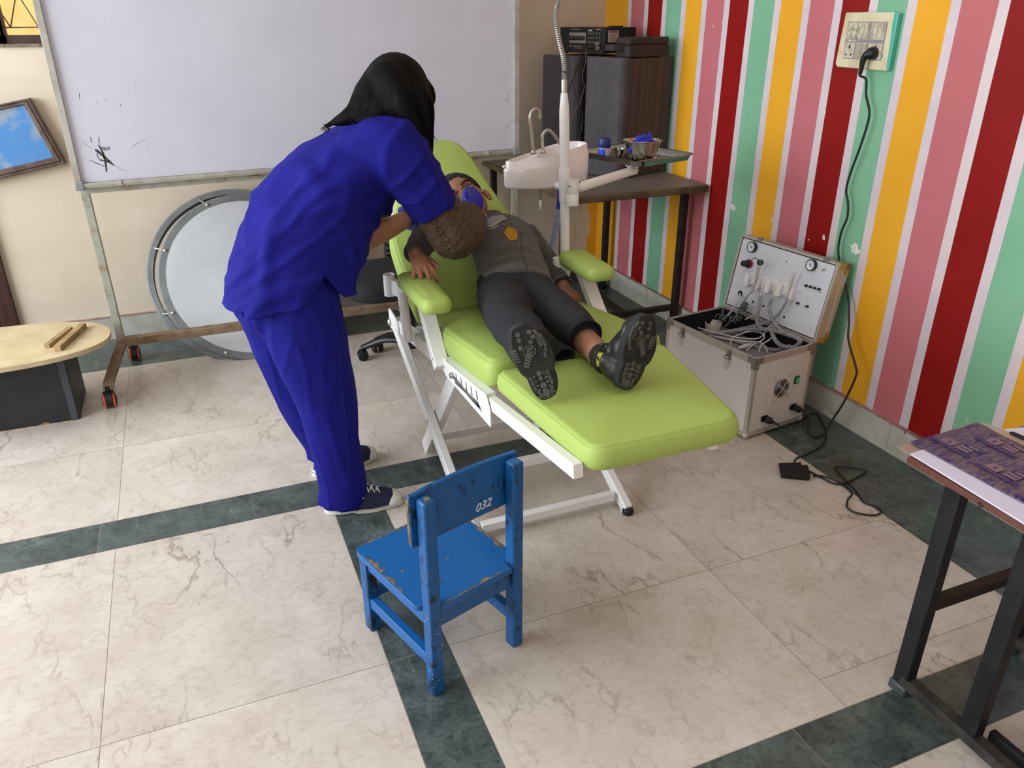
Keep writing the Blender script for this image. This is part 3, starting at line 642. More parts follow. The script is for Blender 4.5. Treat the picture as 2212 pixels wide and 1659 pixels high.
# ------------------------------------------------------------------ portable dental chair
dc = thing('dental_chair', 'lime green reclining dental chair on a white folding frame', 'dental chair', (.93, 2.1, 0))
XL, XR = .655, 1.185
def railz(y): return .45+(2.76-y)*.127
Z3 = Vector((0, .127, 1))
b = B(); Ms = frame_of((0, 2.42, railz(2.42)+.022), (1, 0, 0), z=Z3)
pad(b, rpoly([(.66, -.655), (1.205, -.655), (1.215, -.02), (.66, -.02)], [.05, .04, .03, .03]), .078, Ms, r=.026, puff=.010)
obj('seat_cushion', b, [GREEN, GSEAM], dc)
b = B(); Ml = frame_of((0, 1.752, .607), (1, 0, 0), z=(0, .085, 1))
pad(b, rpoly([(.668, -.552), (1.045, -.552), (1.187, -.004), (.668, -.004)], [.05, .055, .04, .035]), .055, Ml, r=.02, puff=.008)
obj('leg_cushion', b, [GREEN, GSEAM], dc)
th = math.atan(.65); yb = Vector((0, math.cos(th), math.sin(th))); nb = Vector((0, -math.sin(th), math.cos(th)))
b = B(); Mb = frame_of(Vector((0, 2.42, .58))-nb*.066, (1, 0, 0), z=nb)
pad(b, rpoly([(.662, .01), (.645, .22), (.650, .40), (.705, .52), (.80, .80), (.83, .875), (1.045, .875), (1.085, .78), (1.112, .58), (1.165, .34), (1.172, .01)], [.03, .1, .1, .1, .06, .045, .05, .1, .1, .1, .03]), .066, Mb, r=.024, puff=.012)
obj('backrest_cushion', b, [GREEN, GSEAM], dc)
def arm(x0, x1, y0, y1, zt, nm):
    b = B(); M = Matrix.Translation((0, 0, zt-.048)); pad(b, rpoly([(x0+.004, y0), (x1-.012, y0), (x1, y1), (x0, y1)], [.035, .03, .045, .045]), .044, M, r=.016, puff=.006); return obj(nm, b, [GREEN, GSEAM], dc)
arm(.568, .672, 2.055, 2.375, .768, 'armrest_pad'); arm(1.16, 1.272, 2.165, 2.425, .762, 'armrest_pad')
# arm supports (box section) and round sockets
for x, top in ((.635, (2.315, .722)), (1.218, (2.335, .716))):
    b = B(); bar(b, (x, 2.115, .525), (x, *top), .046, .032, up=(0, .6, .8)); s_ = obj('armrest_support', b, WHITEM, dc, bev=.003)
    b = B(); lathe(b, (x-.0235, 2.13, .552), (-1, 0, 0), [(.003, 0), (.003, .001)], 10); obj('bolt', b, STEEL, s_)
b = B(); cyl(b, (.619, 2.44, .49), (.619, 2.50, .668), .0165); obj('side_post', b, WHITEM, dc)
b = B(); tube(b, [(.590, 2.545, .63), (.590, 2.545, .705)], .020, 24, caps=False); tube(b, [(.590, 2.545, .705), (.590, 2.545, .63)], .017, 24, caps=False); bar(b, (.600, 2.53, .665), (.616, 2.50, .66), .02, .05); bar(b, (.612, 2.50, .66), (.64, 2.345, .715), .012, .02); obj('pole_socket', b, WHITEM, dc)
b = B(); cyl(b, (1.165, 2.41, .49), (1.165, 2.41, .735), .0195, seg=24); bar(b, (1.17, 2.41, .69), (1.215, 2.43, .69), .02, .04); bar(b, (1.165, 2.405, .70), (1.218, 2.34, .714), .012, .02); obj('side_post', b, WHITEM, dc)
b = B(); lathe(b, (.60, 2.475, .60), (-1, 0, 0), [(.006, -.015), (.006, 0), (.004, .003)], 12); obj('bolt', b, STEEL, dc)
# rails with slotted plates
for x, s in ((XL, -1), (XR, 1)):
    b = B(); bar(b, (x, 2.74, railz(2.74)), (x, 1.74, railz(1.74)), .028, .046); bar(b, (x if s < 0 else x-.03, 1.80, railz(1.80)-.004), (x, 1.235, .648) if s < 0 else (1.01, 1.26, .625), .024, .034)
    if s > 0: pass
    obj('side_rail', b, WHITEM, dc, bev=.002)
    b = B(); M = frame_of((x+s*.016, 1.76, railz(1.76)), (0, -1, .127), z=(s, 0, 0)) if s > 0 else frame_of((x-.016, 1.76, railz(1.76)), (0, -1, .127), z=(-1, 0, 0))
    # x along toward foot, frame y is up for one side, down for the other
    up = 1 if (M.to_3x3() @ Vector((0, 1, 0))).z > 0 else -1
    prism(b, rpoly([(-.335, .024*up), (.03, .024*up), (.055, -.02*up), (.055, -.062*up), (-.335, -.024*up)][::up], .008, 3), -.001, .003, M); pt = obj('slotted_plate', b, WHITEM, dc, bev=.0008)
    b = B()
    for k in range(5):
        xa = -.22+k*.044; prism(b, rpoly([(xa, -.014*up), (xa+.010, -.014*up), (xa+.004, .012*up), (xa-.003, .012*up)][::up], .003, 3), .0031, .0036, M)
    prism(b, rpoly([(-.235, -.022*up), (-.02, -.026*up), (-.005, -.040*up), (-.02, -.036*up), (-.03, -.018*up), (-.235, -.013*up)][::up], .003, 3), .0031, .0036, M); obj('adjust_slot', b, mat('slot_shadowed_steel', '#6b6a68', .6, .3), pt, smooth=False)
    b = B(); lathe(b, M @ Vector((-.245, 0, .003)), M.to_3x3() @ Vector((0, 0, 1)), [(.009, 0), (.009, .010), (.006, .012)], 16); cyl(b, M @ Vector((-.245, 0, .008)), M @ Vector((-.04, -.024*up, .008)), .003, seg=8); obj('lock_pin', b, STEEL, pt)
    b = B(); prism(b, rpoly([(-.06, .05), (.06, .02), (.07, -.03), (-.06, -.03)], .02, 4), -.003, .003, frame_of((x-.018 if s < 0 else x+.018, 2.72, railz(2.72)+.005), (0, -1, .127), z=(s, 0, 0))); obj('hinge_plate', b, WHITEM, dc, bev=.001)
    b = B(); lathe(b, (x+s*.02, 2.762, railz(2.76)), (s, 0, 0), [(.013, 0), (.013, .008), (.009, .012)], 16); obj('hinge_bolt', b, STEEL, dc)
    # crossed legs
    xa = x; xb = x-s*.034
    b = B(); bar(b, (xa, 2.765, .435), (xa, 1.875, .012), .028, .040, up=(0, 1, 1)); l1 = obj('front_leg', b, WHITEM, dc, bev=.003)
    b = B(); bar(b, (xb, 2.09, railz(2.09)), (xb, 2.535, .010), .028, .056, up=(0, 1, 1)); l2 = obj('rear_leg', b, WHITEM, dc, bev=.003)
    b = B(); lathe(b, (x+s*.014, 2.335, .232), (s, 0, 0), [(.008, 0), (.007, .002)], 14); obj('pivot_bolt', b, STEEL, dc)
    b = B(); lathe(b, (xa, 1.872, 0), (0, 0, 1), [(.018, 0), (.02, .012), (.016, .02)], 14); obj('rubber_foot', b, BLACK, l1)
for y, z, w_, h_ in ((1.93, .042, .028, .028), (2.115, .128, .028, .028), (2.49, .07, .012, .03)):
    b = B(); bar(b, (XL+.03, y, z), (XR-.03, y, z), w_, h_); obj('cross_bar', b, WHITEM, dc, bev=.002)
b = B(); cyl(b, (XL, 2.425, .555), (XR, 2.425, .555), .006); cyl(b, (XL+.19, 2.425, .557), (XL+.215, 2.42, .557), .0085); obj('hinge_rod', b, STEEL, dc)
for y in (2.1, 2.6): b = B(); bar(b, (XL, y, railz(y)-.01), (XR, y, railz(y)-.01), .03, .025); obj('cross_bar', b, WHITEM, dc, bev=.002)
b = B(); 
for x in (.72, 1.11): bar(b, Vector((x, 2.46, .575))-nb*.075, Vector((x, 2.42, .58))+yb*.7-nb*.075, .025, .02)
bar(b, Vector((.72, 2.42, .58))+yb*.5-nb*.075, Vector((1.11, 2.42, .58))+yb*.5-nb*.075, .025, .02); obj('backrest_frame', b, WHITEM, dc, bev=.002)
# ------------------------------------------------------------------ pole with lamp neck, cup sink and tray arm (moves with the chair)
PAX = Vector((-.036, 0, 1)).normalized()
b = B(); lathe(b, (1.227, 2.43, 0), PAX, [(.014, .66), (.0165, .66), (.0165, 1.215), (.0155, 1.235), (.011, 1.275), (.010, 1.278)], 28); 
PO = obj('upright_pole', b, WHITEM, dc)
b = B(); lathe(b, (1.227, 2.43, 0), PAX, [(.0185, .925), (.0195, .93), (.0195, 1.035), (.0185, 1.04)], 28); obj('collar', b, WHITEM, PO)
b = B(); lathe(b, (1.227, 2.43, 0), PAX, [(.0095, 1.275), (.0095, 1.315), (.0085, 1.318)], 20); obj('neck_ferrule', b, STEEL, PO)
gp = [Vector((1.227, 2.43, 0))+PAX*1.305, Vector((1.227, 2.43, 0))+PAX*1.335, aty(1219, 150, 2.43), aty(1216, 122, 2.43), aty(1208, 88, 2.43), aty(1202, 55, 2.43), aty(1201, 25, 2.43), aty(1206, -5, 2.43), Vector((1.13, 2.42, 1.62)), Vector((1.07, 2.41, 1.70)), Vector((.99, 2.40, 1.73))]
P_ = smoothpath(gp, 14); b = B(); tube(b, P_, [.0072 if i % 2 else .0086 for i in range(len(P_))], 14); gn = obj('lamp_gooseneck', b, mat('gooseneck_steel', '#a9a7a3', .3, .9), PO)
b = B(); lathe(b, (.99, 2.40, 1.73), (-.5, 0, -.85), [(.012, 0), (.03, .01), (.05, .04), (.052, .055), (.046, .055), (.04, .04)], 28); obj('lamp_head', b, WHITEM, PO)
# tray arm hinge
hc = Vector((1.205, 2.395, 0))
b = B(); lathe(b, hc, (0, 0, 1), [(.018, .92), (.0215, .92), (.0215, .955), (.0205, .957), (.0215, .959), (.0215, 1.005), (.0185, 1.005), (.0185, .985)], 28)
HC = obj('arm_hinge', b, WHITEM, PO)
b = B(); lathe(b, hc+Vector((-.018, -.012, .985)), (-.8, -.6, 0), [(.003, 0), (.003, .001)], 8); lathe(b, hc+Vector((.02, -.008, .997)), (.6, -.8, 0), [(.0035, 0), (.0035, .002)], 8); obj('grub_screw', b, BLACK, HC)
tc_ = (atz(1273, 325, 1.0)+atz(1340, 362, 1.0)+atz(1468, 343, 1.0)+atz(1402, 315, 1.0))/4
ae = Vector((1.60, 2.66, .966))
b = B(); tube(b, [hc+Vector((.018, .004, .975)), hc+Vector((.03, .010, .975)), hc+Vector((.035, .013, .975)), ae], [.010, .012, .0165, .0165], 20); obj('tray_arm', b, WHITEM, PO)
cc = atz(1366, 372, .958); b = B(); lathe(b, (cc.x, cc.y, .952), (0, 0, 1), [(.019, 0), (.021, .003), (.021, .030), (.03, .031), (.03, .034)], 24); obj('tray_swivel', b, WHITEM, PO)
b = B(); tube(b, [ae, Vector((cc.x, cc.y, .967))], [.0165, .016], 16); obj('tray_arm', b, WHITEM, PO)
# cup sink
PORC = mat('white_glossy_plastic', '#e4dcdc', .18, spec=.6, coat=.3)
sb = []
for k in range(48):
    a = 2*math.pi*k/48; c, s = math.cos(a), math.sin(a); r_ = .070+.018*c; sb.append((1.20+.163*c, 2.60+(r_)*s))
def stop_(x): t = (x-1.04)/.33; t = max(0, min(1, t)); t = t*t*(3-2*t); return 1.044+.048*t
b = B(); rings = []
cx, cy = 1.20, 2.60
def rg(sc, zf): return [b.verts.new((cx+(x-cx)*sc, cy+(y-cy)*sc, zf(x, y))) for x, y in sb]
rings = [rg(.80, lambda x, y: .948), rg(.94, lambda x, y: .950), rg(.985, lambda x, y: .958), rg(1.0, lambda x, y: 1.02-.012*(x < 1.1)), rg(.998, lambda x, y: stop_(x)-.028), rg(.965, lambda x, y: stop_(x)-.022), rg(.955, lambda x, y: stop_(x)-.006), rg(.94, lambda x, y: stop_(x)), rg(.925, lambda x, y: stop_(x)-.001), rg(.912, lambda x, y: stop_(x)-.010)]
def bowl(x, y):
    d = ((x-1.265)/.088)**2+((y-2.60)/.072)**2; z = stop_(x)-.012
    if d < 1: z -= .075*(1-d)**.45
    return z
for s in (.86, .8, .74, .66, .58, .5, .4, .3, .2, .1):
    rings.append([b.verts.new((cx+.03*(1-s)+(x-cx)*s, cy+(y-cy)*s, bowl(cx+.03*(1-s)+(x-cx)*s, cy+(y-cy)*s))) for x, y in sb])
for A2, C2 in zip(rings, rings[1:]):
    for k in range(48): b.faces.new([A2[k], A2[(k+1) % 48], C2[(k+1) % 48], C2[k]])
b.faces.new(rings[0][::-1]); b.faces.new(rings[-1]); sk_ = obj('cup_sink', b, PORC, PO, angle=60)
yt = 2.555
b = B(); P_ = smoothpath([aty(1152, 330, yt), aty(1149, 290, yt), aty(1145, 256, yt), aty(1149, 240, yt), aty(1157, 235, yt), aty(1164, 241, yt), aty(1167, 256, yt)], 6); tube(b, P_, .0055, 14); q = P_[0]; lathe(b, q-Vector((0, 0, .004)), (0, 0, 1), [(.011, 0), (.012, .004), (.008, .008), (.007, .012)], 16); obj('water_spout', b, STEEL, sk_)
b = B(); P_ = smoothpath([aty(1173, 329, yt-.005), aty(1172, 308, yt), aty(1173, 290, yt), aty(1182, 281, yt), aty(1192, 286, yt), aty(1203, 300, yt+.01), aty(1213, 315, yt+.01)], 6); tube(b, P_, .0055, 14); q = P_[0]; lathe(b, q-Vector((0, 0, .004)), (0, 0, 1), [(.011, 0), (.012, .004), (.008, .008), (.007, .012)], 16); obj('water_spout', b, STEEL, sk_)
b = B(); cyl(b, aty(1086, 360, 2.60), aty(1102, 360, 2.60), .0045); cyl(b, (1.21, 2.44, .965), (1.21, 2.56, .96), .012); obj('sink_bracket', b, WHITEM, sk_)
b = B(); P_ = smoothpath([Vector((1.235, 2.56, .95)), aty(1211, 402, 2.52), aty(1209, 430, 2.52), aty(1207, 450, 2.52)], 6); tube(b, P_, .010, 12); obj('blue_hose', b, mat('blue_hose_rubber', '#1c2f9c', .4), sk_)
b = B(); P_ = smoothpath([aty(1207, 450, 2.52), aty(1202, 485, 2.54), aty(1194, 522, 2.56), aty(1185, 555, 2.58), aty(1183, 590, 2.58), aty(1195, 630, 2.6), aty(1230, 660, 2.7), Vector((1.4, 2.7, .012))], 6); tube(b, P_, .0105, 12); obj('drain_hose', b, mat('clear_blue_hose', '#8f9bc4', .2, spec=.6, col2='#a6b0d2', vscale=80), sk_)
# tray (lifted off: its own thing)
STN = mat('polished_tray_steel', '#a8a6a0', .16, 1)
tx = (atz(1468, 343, 1.0)-atz(1340, 362, 1.0)); TL_, TW_ = .325, .375
Mt = frame_of(tc_, tx, z=(0, 0, 1)); Mt.translation = Vector((tc_.x, tc_.y, .987))
b = B(); rings = []
for ins, z in ((.03, .0), (.018, .003), (.012, .022), (.0, .027), (-.003, .026), (.002, .024), (.014, .019), (.020, .003), (.032, .0018)):
    o = rpoly([(-TL_/2+ins, -TW_/2+ins), (TL_/2-ins, -TW_/2+ins), (TL_/2-ins, TW_/2-ins), (-TL_/2+ins, TW_/2-ins)], .045-ins*.6, 6); rings.append([b.verts.new(Mt @ Vector((x, y, z))) for x, y in o])
for A2, C2 in zip(rings, rings[1:]):
    for k in range(len(A2)): b.faces.new([A2[k], A2[(k+1) % len(A2)], C2[(k+1) % len(A2)], C2[k]])
b.faces.new(rings[0][::-1]); b.faces.new(rings[-1])
tag(obj('instrument_tray', b, STN, angle=60), 'shallow rectangular stainless steel tray carried by the white chair arm', 'tray')
TZ2 = .9895
bt = thing('wipes_bottle', 'small jar with navy cap and blue label standing on the steel tray', 'bottle', tuple(atz(1304, 343, TZ2)))
q = atz(1304, 343, TZ2); b = B(); lathe(b, (q.x, q.y, TZ2), (0, 0, 1), [(.017, 0), (.022, .004), (.0235, .010), (.0235, .040), (.020, .045)], 24); obj('jar', b, mat('clear_jar', '#b4b3bc', .15, spec=.6), bt)
b = B(); lathe(b, (q.x, q.y, TZ2), (0, 0, 1), [(.0245, .044), (.0255, .046), (.0255, .076), (.023, .080)], 24); obj('cap', b, mat('navy_cap', '#1f2c6c', .4), bt)
b = B(); tube(b, [Vector((q.x, q.y, TZ2+.009)), Vector((q.x, q.y, TZ2+.040))], .0239, 24, caps=False)
for f in list(b.faces):
    c = f.calc_center_median()-Vector((q.x, q.y, 0)); 
    if c.x > -.004: b.faces.remove(f)
obj('label', b, mat('blue_label', '#2a45c4', .4), bt)
# kidney dish
kq = atz(1381, 343, TZ2); kd = thing('kidney_dish', 'stainless kidney dish full of crumpled blue gloves on the tray', 'dish', (kq.x, kq.y, TZ2))
Mk = frame_of((kq.x, kq.y, TZ2), (.93, -.1, 0), z=(0, 0, 1))
def bean(k, sc):
    a = 2*math.pi*k/56; r_ = 1.0-.30*math.exp(-((a-math.pi*1.0)/.38)**2); return (.082*r_*math.cos(a)*sc+.006, .066*math.sin(a)*sc*(1+.06*math.cos(a)))
b = B(); rings = []
for sc, z in ((.50, 0), (.58, .002), (.80, .03), (.93, .066), (1.0, .072), (1.02, .070), (1.0, .0685), (.915, .065), (.78, .03), (.56, .004)): rings.append([b.verts.new(Mk @ Vector((*bean(k, sc), z))) for k in range(56)])
for A2, C2 in zip(rings, rings[1:]):
    for k in range(56): b.faces.new([A2[k], A2[(k+1) % 56], C2[(k+1) % 56], C2[k]])
b.faces.new(rings[0][::-1]); b.faces.new(rings[-1]); obj('dish', b, mat('mirror_steel', '#bdb8b0', .07, 1), kd, angle=60)
b = B()
for k in range(44):
    a = random.uniform(0, 6.28); r_ = random.uniform(0, .056); ell(b, Mk @ Vector((r_*math.cos(a)+.012, r_*.8*math.sin(a), .050+random.uniform(0, .040)*(1-r_*8))), (random.uniform(.010, .018), random.uniform(.008, .016), random.uniform(.006, .012)), seg=8, rings=5)
limb(b, [Mk @ Vector((.04, .01, .05)), Mk @ Vector((.044, .012, .088))], [.010, .009]); limb(b, [Mk @ Vector((-.05, -.02, .04)), Mk @ Vector((-.01, -.03, .058)), Mk @ Vector((.02, -.035, .05))], [.012, .014, .01])
b = remeshed(b, .0035, 1, .3, lambda p, n: .0035*noise.noise(p*75)+.002*abs(noise.noise(p*170)))
tag(obj('crumpled_gloves', b, mat('bright_blue_nitrile', '#2b2bb4', .45), angle=25), 'heap of crumpled blue nitrile gloves in the kidney dish', 'gloves')
q = atz(1335, 338, TZ2); b = B(); lathe(b, (q.x, q.y, TZ2), (0, 0, 1), [(.015, 0), (.026, .012), (.029, .03), (.030, .031), (.028, .030), (.024, .013), (.012, .003)], 28); tag(obj('small_bowl', b, STN), 'small round steel bowl between the jar and the kidney dish', 'bowl')
for k, (p0, p1) in enumerate((((1418, 326), (1385, 352)), ((1425, 333), (1392, 356)), ((1432, 340), (1360, 352)))):
    A_, C_ = atz(*p0, TZ2+.003), atz(*p1, TZ2+.003); b = B(); P_ = [A_, A_.lerp(C_, .3), A_.lerp(C_, .9), C_+Vector((0, 0, .006))]; tube(b, P_, [.0018, .0035, .0025, .001], 8)
    tag(obj('dental_probe', b, STEEL), ['thin steel probe lying at the back of the tray', 'middle steel probe beside the kidney dish on the tray', 'steel probe lying nearest the front rim of the tray'][k], 'probe', 'steel probes on the tray')
# ------------------------------------------------------------------ portable dental unit in an aluminium case
KX = Vector((1.857, 2.131, 0)); Mc = frame_of(KX, (.992, .125, 0), z=(0, 0, 1)); cw, cl_, ch = .312, .505, .345
du = thing('dental_unit_case', 'open aluminium flight case of dental unit with white control panel', 'case', tuple(KX))
CASEW = mat('white_case_laminate', '#c9c3bf', .4, col2='#d0cac6', vscale=3); ALX = mat('case_aluminium', '#b9b3aa', .4, .45); BLK = mat('black_foam_liner', '#08080a', .8)
b = B(); t_ = .006; z0 = .012
for lo, hi in (((0, 0, z0), (cw, t_, ch)), ((0, cl_-t_, z0), (cw, cl_, ch)), ((0, 0, z0), (t_, cl_, ch)), ((cw-t_, 0, z0), (cw, cl_, ch)), ((0, 0, z0), (cw, cl_, z0+t_))): box(b, lo, hi, Mc)
obj('case_shell', b, CASEW, du, smooth=False)
b = B()
for lo, hi in (((t_, t_, .24), (cw-t_, t_+.002, ch-.004)), ((t_, cl_-t_-.002, .24), (cw-t_, cl_-t_, ch-.004)), ((t_, t_, .24), (t_+.002, cl_-t_, ch-.004)), ((cw-t_-.002, t_, .24), (cw-t_, cl_-t_, ch-.004))): box(b, lo, hi, Mc)
obj('black_liner', b, BLK, du, smooth=False)
b = B(); box(b, (t_, t_, .252), (cw-t_, cl_-t_, .256), Mc); obj('inner_deck', b, mat('grey_deck', '#8f8c92', .5), du, smooth=False)
b = B(); e = .016
for x in (0, cw):
    for y in (0, cl_): cbox(b, (x+(e/2 if x == 0 else -e/2)-(.001 if x == 0 else -.001), y+(e/2 if y == 0 else -e/2)-(.001 if y == 0 else -.001), (ch+z0)/2), (e, e, ch-z0+.002), Mc)
for z, hh in ((ch-.010, .024), (z0+.010, .022)):
    for y in (-.0012, cl_-.0008): box(b, (0, y, z-hh/2), (cw, y+.002, z+hh/2), Mc)
    for x in (-.0012, cw-.0008): box(b, (x, 0, z-hh/2), (x+.002, cl_, z+hh/2), Mc)
for y in (-.002, ): 
    for z in (ch-.004, ch-.014, ch-.024): box(b, (.016, y-.0005, z-.001), (cw-.016, y+.001, z+.001), Mc)
for z in (ch-.004, ch-.014, ch-.024): box(b, (-.0025, .016, z-.001), (-.001, cl_-.016, z+.001), Mc)
for lo, hi in (((-.001, -.001, ch-.002), (cw+.001, .006, ch+.002)), ((-.001, cl_-.006, ch-.002), (cw+.001, cl_+.001, ch+.002)), ((-.001, 0, ch-.002), (.006, cl_, ch+.002)), ((cw-.006, 0, ch-.002), (cw+.001, cl_, ch+.002))): box(b, lo, hi, Mc)
obj('edge_profile', b, ALX, du, smooth=False, bev=.0008)
BR = mat('nickel_corner', '#8f8b86', .35, .8)
for x, y, sx, sy in ((0, 0, 1, 1), (cw, 0, -1, 1), (0, cl_, 1, -1)):
    b = B()
    X0 = x-.003*sx; Y0 = y-.003*sy
    def bb(x0, x1, y0, y1, za, zb_): box(b, (min(x0, x1), min(y0, y1), za), (max(x0, x1), max(y0, y1), zb_), Mc)
    bb(X0, x+.038*sx, Y0, Y0+.001*sy, ch-.022, ch+.001); bb(X0, x+.018*sx, Y0, Y0+.001*sy, ch-.045, ch-.022)
    bb(X0, X0+.001*sx, Y0, y+.038*sy, ch-.022, ch+.001); bb(X0, X0+.001*sx, Y0, y+.018*sy, ch-.045, ch-.022)
    for u, z in ((.028, ch-.012), (.010, ch-.012), (.010, ch-.035)):
        lathe(b, Mc @ Vector((x+u*sx, Y0, z)), Mc.to_3x3() @ Vector((0, -sy, 0)), [(.003, 0), (.002, .0015)], 10); lathe(b, Mc @ Vector((X0, y+u*sy, z)), Mc.to_3x3() @ Vector((-sx, 0, 0)), [(.003, 0), (.002, .0015)], 10)
    obj('corner_bracket', b, BR, du, smooth=False)
b = B()
for x, y in ((0, 0), (cw, 0), (0, cl_), (cw, cl_)): ell(b, Mc @ Vector((x+(.008 if x == 0 else -.008), y+(.008 if y == 0 else -.008), .018)), (.014, .014, .016), seg=14, rings=8)
obj('corner_ball', b, ALX, du)
for x, y in ((.035, .035), (cw-.035, .035), (.035, cl_-.035), (cw-.035, cl_-.035)):
    b = B(); lathe(b, Mc @ Vector((x, y, 0)), (0, 0, 1), [(.014, 0), (.016, .002), (.016, .013)], 14); obj('foot', b, BLACK, du)
for y in (.135, .405):   # draw latches on the long side
    b = B(); box(b, (-.005, y-.012, ch-.052), (-.001, y+.012, ch-.012), Mc); box(b, (-.009, y-.007, ch-.026), (-.005, y+.007, ch-.010), Mc); l_ = obj('draw_latch', b, BR, du, smooth=False, bev=.001)
    b = B(); box(b, (-.022, y-.009, ch-.043), (-.005, y+.009, ch-.031), Mc); obj('latch_lever', b, STEEL, l_, bev=.003)
    b = B(); P_ = smoothpath([Mc @ Vector((-.009, y+.009, ch-.045)), Mc @ Vector((-.012, y+.010, ch-.075)), Mc @ Vector((-.011, y, ch-.088)), Mc @ Vector((-.012, y-.010, ch-.075)), Mc @ Vector((-.009, y-.009, ch-.045))], 5); tube(b, P_, .0015, 8); obj('latch_loop', b, STEEL, l_)
    b = B(); lathe(b, Mc @ Vector((-.0052, y, ch-.022)), Mc.to_3x3() @ Vector((-1, 0, 0)), [(.003, 0), (.003, .001)], 8); obj('keyhole', b, BLACK, l_)
# fan, switch, inlets on the end facing the camera
YF = Mc.to_3x3() @ Vector((0, -1, 0))
b = B(); lathe(b, Mc @ Vector((.16, -.0005, .189)), YF, [(.037, 0), (.037, .001)], 32); fn = obj('fan_opening', b, BLK, du)
b = B(); c_ = Mc @ Vector((.16, -.006, .189)); ax = Mc.to_3x3() @ Vector((1, 0, 0))
for r_ in (.008, .014, .020, .026, .032, .038): tube(b, [c_+ax*r_*math.cos(2*math.pi*k/36)+Vector((0, 0, 1))*r_*math.sin(2*math.pi*k/36) for k in range(36)], .0012, 6, closed=True)
for s in (1, -1): cyl(b, c_+YF*.001+ax*.042*s-Vector((0, 0, .046)), c_+YF*.001-ax*.042*s+Vector((0, 0, .046)), .0012, seg=6)
for s in (1, -1):
    for z in (1, -1): lathe(b, c_+ax*.041*s+Vector((0, 0, z*.045))-YF*.006, YF, [(.003, 0), (.003, .008)], 8)
lathe(b, c_, YF, [(.004, 0), (.004, .001)], 10); obj('fan_guard', b, CHROME, du)
b = B(); box(b, (.229, -.004, .190), (.253, 0, .222), Mc); sw = obj('switch_bezel', b, BLACK, du)
gm = mat('green_rocker', '#0f8a48', .3); gm.node_tree.nodes['Principled BSDF'].inputs['Emission Color'].default_value = (.02, .5, .2, 1); gm.node_tree.nodes['Principled BSDF'].inputs['Emission Strength'].default_value = .15
b = B(); box(b, (.234, -.007, .194), (.248, -.004, .218), Mc); obj('rocker_switch', b, gm, sw, bev=.001)
b = B()
for x, z in ((.07, .285), (.25, .285), (.03, .06), (.285, .16), (.03, .17), (.285, .03)): lathe(b, Mc @ Vector((x, -.0005, z)), YF, [(.0028, 0), (.002, .001)], 8)
obj('rivet', b, BR, du)
for x, z in ((.09, .075), (.246, .087)):
    b = B(); box(b, (x-.018, -.006, z-.011), (x+.014, -.0005, z+.012), Mc); il = obj('power_inlet', b, BLACK, du, bev=.001)
# lid
tl = R(11); H0 = Mc @ Vector((cw, 0, ch+.004)); la = (Mc.to_3x3() @ Vector((0, 1, 0))).normalized(); lx = Mc.to_3x3() @ Vector((1, 0, 0))
lu = (lx*math.sin(tl)+Vector((0, 0, 1))*math.cos(tl)).normalized(); ln = (-lx*math.cos(tl)+Vector((0, 0, 1))*math.sin(tl)).normalized()
ML = Matrix((la, lu, ln)).transposed().to_4x4(); ML.translation = H0    # x along hinge away from camera, y up, z towards the inside
lh, ldp = .315, .066
def lp(px, py, z=0.0):   # pixel -> lid panel (a, b)
    d = ray(px, py); o = Vector((0, 0, CH)); p0 = H0+ln*z; t = (p0-o).dot(ln)/d.dot(ln); p = o+d*t-H0; return p.dot(la), p.dot(lu)
b = B()
for lo, hi in (((0, 0, -ldp), (cl_, lh, -ldp+.005)), ((0, 0, -ldp), (.005, lh, 0)), ((cl_-.005, 0, -ldp), (cl_, lh, 0)), ((0, 0, -ldp), (cl_, .005, 0)), ((0, lh-.005, -ldp), (cl_, lh, 0))): box(b, lo, hi, ML)
LID = obj('case_lid', b, mat('lid_reflection_tint', '#c8b9a0', .45), du, smooth=False)  # yellowish reflection on the lid side is put into its base colour
b = B()
for lo, hi in (((-.001, -.001, -.008), (cl_+.001, .009, .003)), ((-.001, lh-.009, -.008), (cl_+.001, lh+.001, .003)), ((-.001, 0, -.008), (.009, lh, .003)), ((cl_-.009, 0, -.008), (cl_+.001, lh, .003)),
               ((-.0015, 0, -.03), (0, lh, -.008)), ((-.0015, lh-.0, -.03), (cl_, lh+.0015, -.008)), ((-.002, 0, -ldp), (.014, .014, 0)), ((-.002, lh-.014, -ldp), (.014, lh+.001, 0)), ((-.002, 0, -ldp-.001), (.0, lh, -ldp+.016)), ((-.0025, 0, -.035), (0, lh, -.033)), ((0, lh, -.05), (cl_, lh+.002, -.045))): box(b, lo, hi, ML)
obj('lid_profile', b, ALX, LID, smooth=False, bev=.0008)
GB = mat('nickel_reflection_tint', '#b0974e', .35, .6)  # nickel tinted yellow: the reflection on this side painted into the metal
for y0, s in ((0, 1), (lh, -1)):
    b = B()
    def b2(a0, a1, b0, b1, c0, c1): box(b, (a0, min(b0, b1), c0), (a1, max(b0, b1), c1), ML)
    b2(-.004, -.002, y0, y0+s*.022, -ldp, -.012); b2(-.004, -.002, y0, y0+s*.042, -ldp, -ldp+.022); b2(-.004, .03, y0-s*.003, y0-s*.002, -ldp, -.012)
    for q_ in ((.010, -.02), (.010, -.04), (.034, -ldp+.01)): lathe(b, ML @ Vector((-.004, y0+s*q_[0], q_[1])), ML.to_3x3() @ Vector((-1, 0, 0)), [(.003, 0), (.002, .0015)], 8)
    obj('lid_bracket', b, GB, LID, smooth=False)
b = B(); box(b, (.009, .009, -.010), (cl_-.009, lh-.009, -.0015), ML); obj('panel_gasket', b, BLK, LID, smooth=False)
b = B(); box(b, (.013, .013, -.0015), (cl_-.013, lh-.013, .0), ML); PNL = obj('control_panel', b, mat('white_panel', '#d5d6e0', .35), LID, smooth=False)
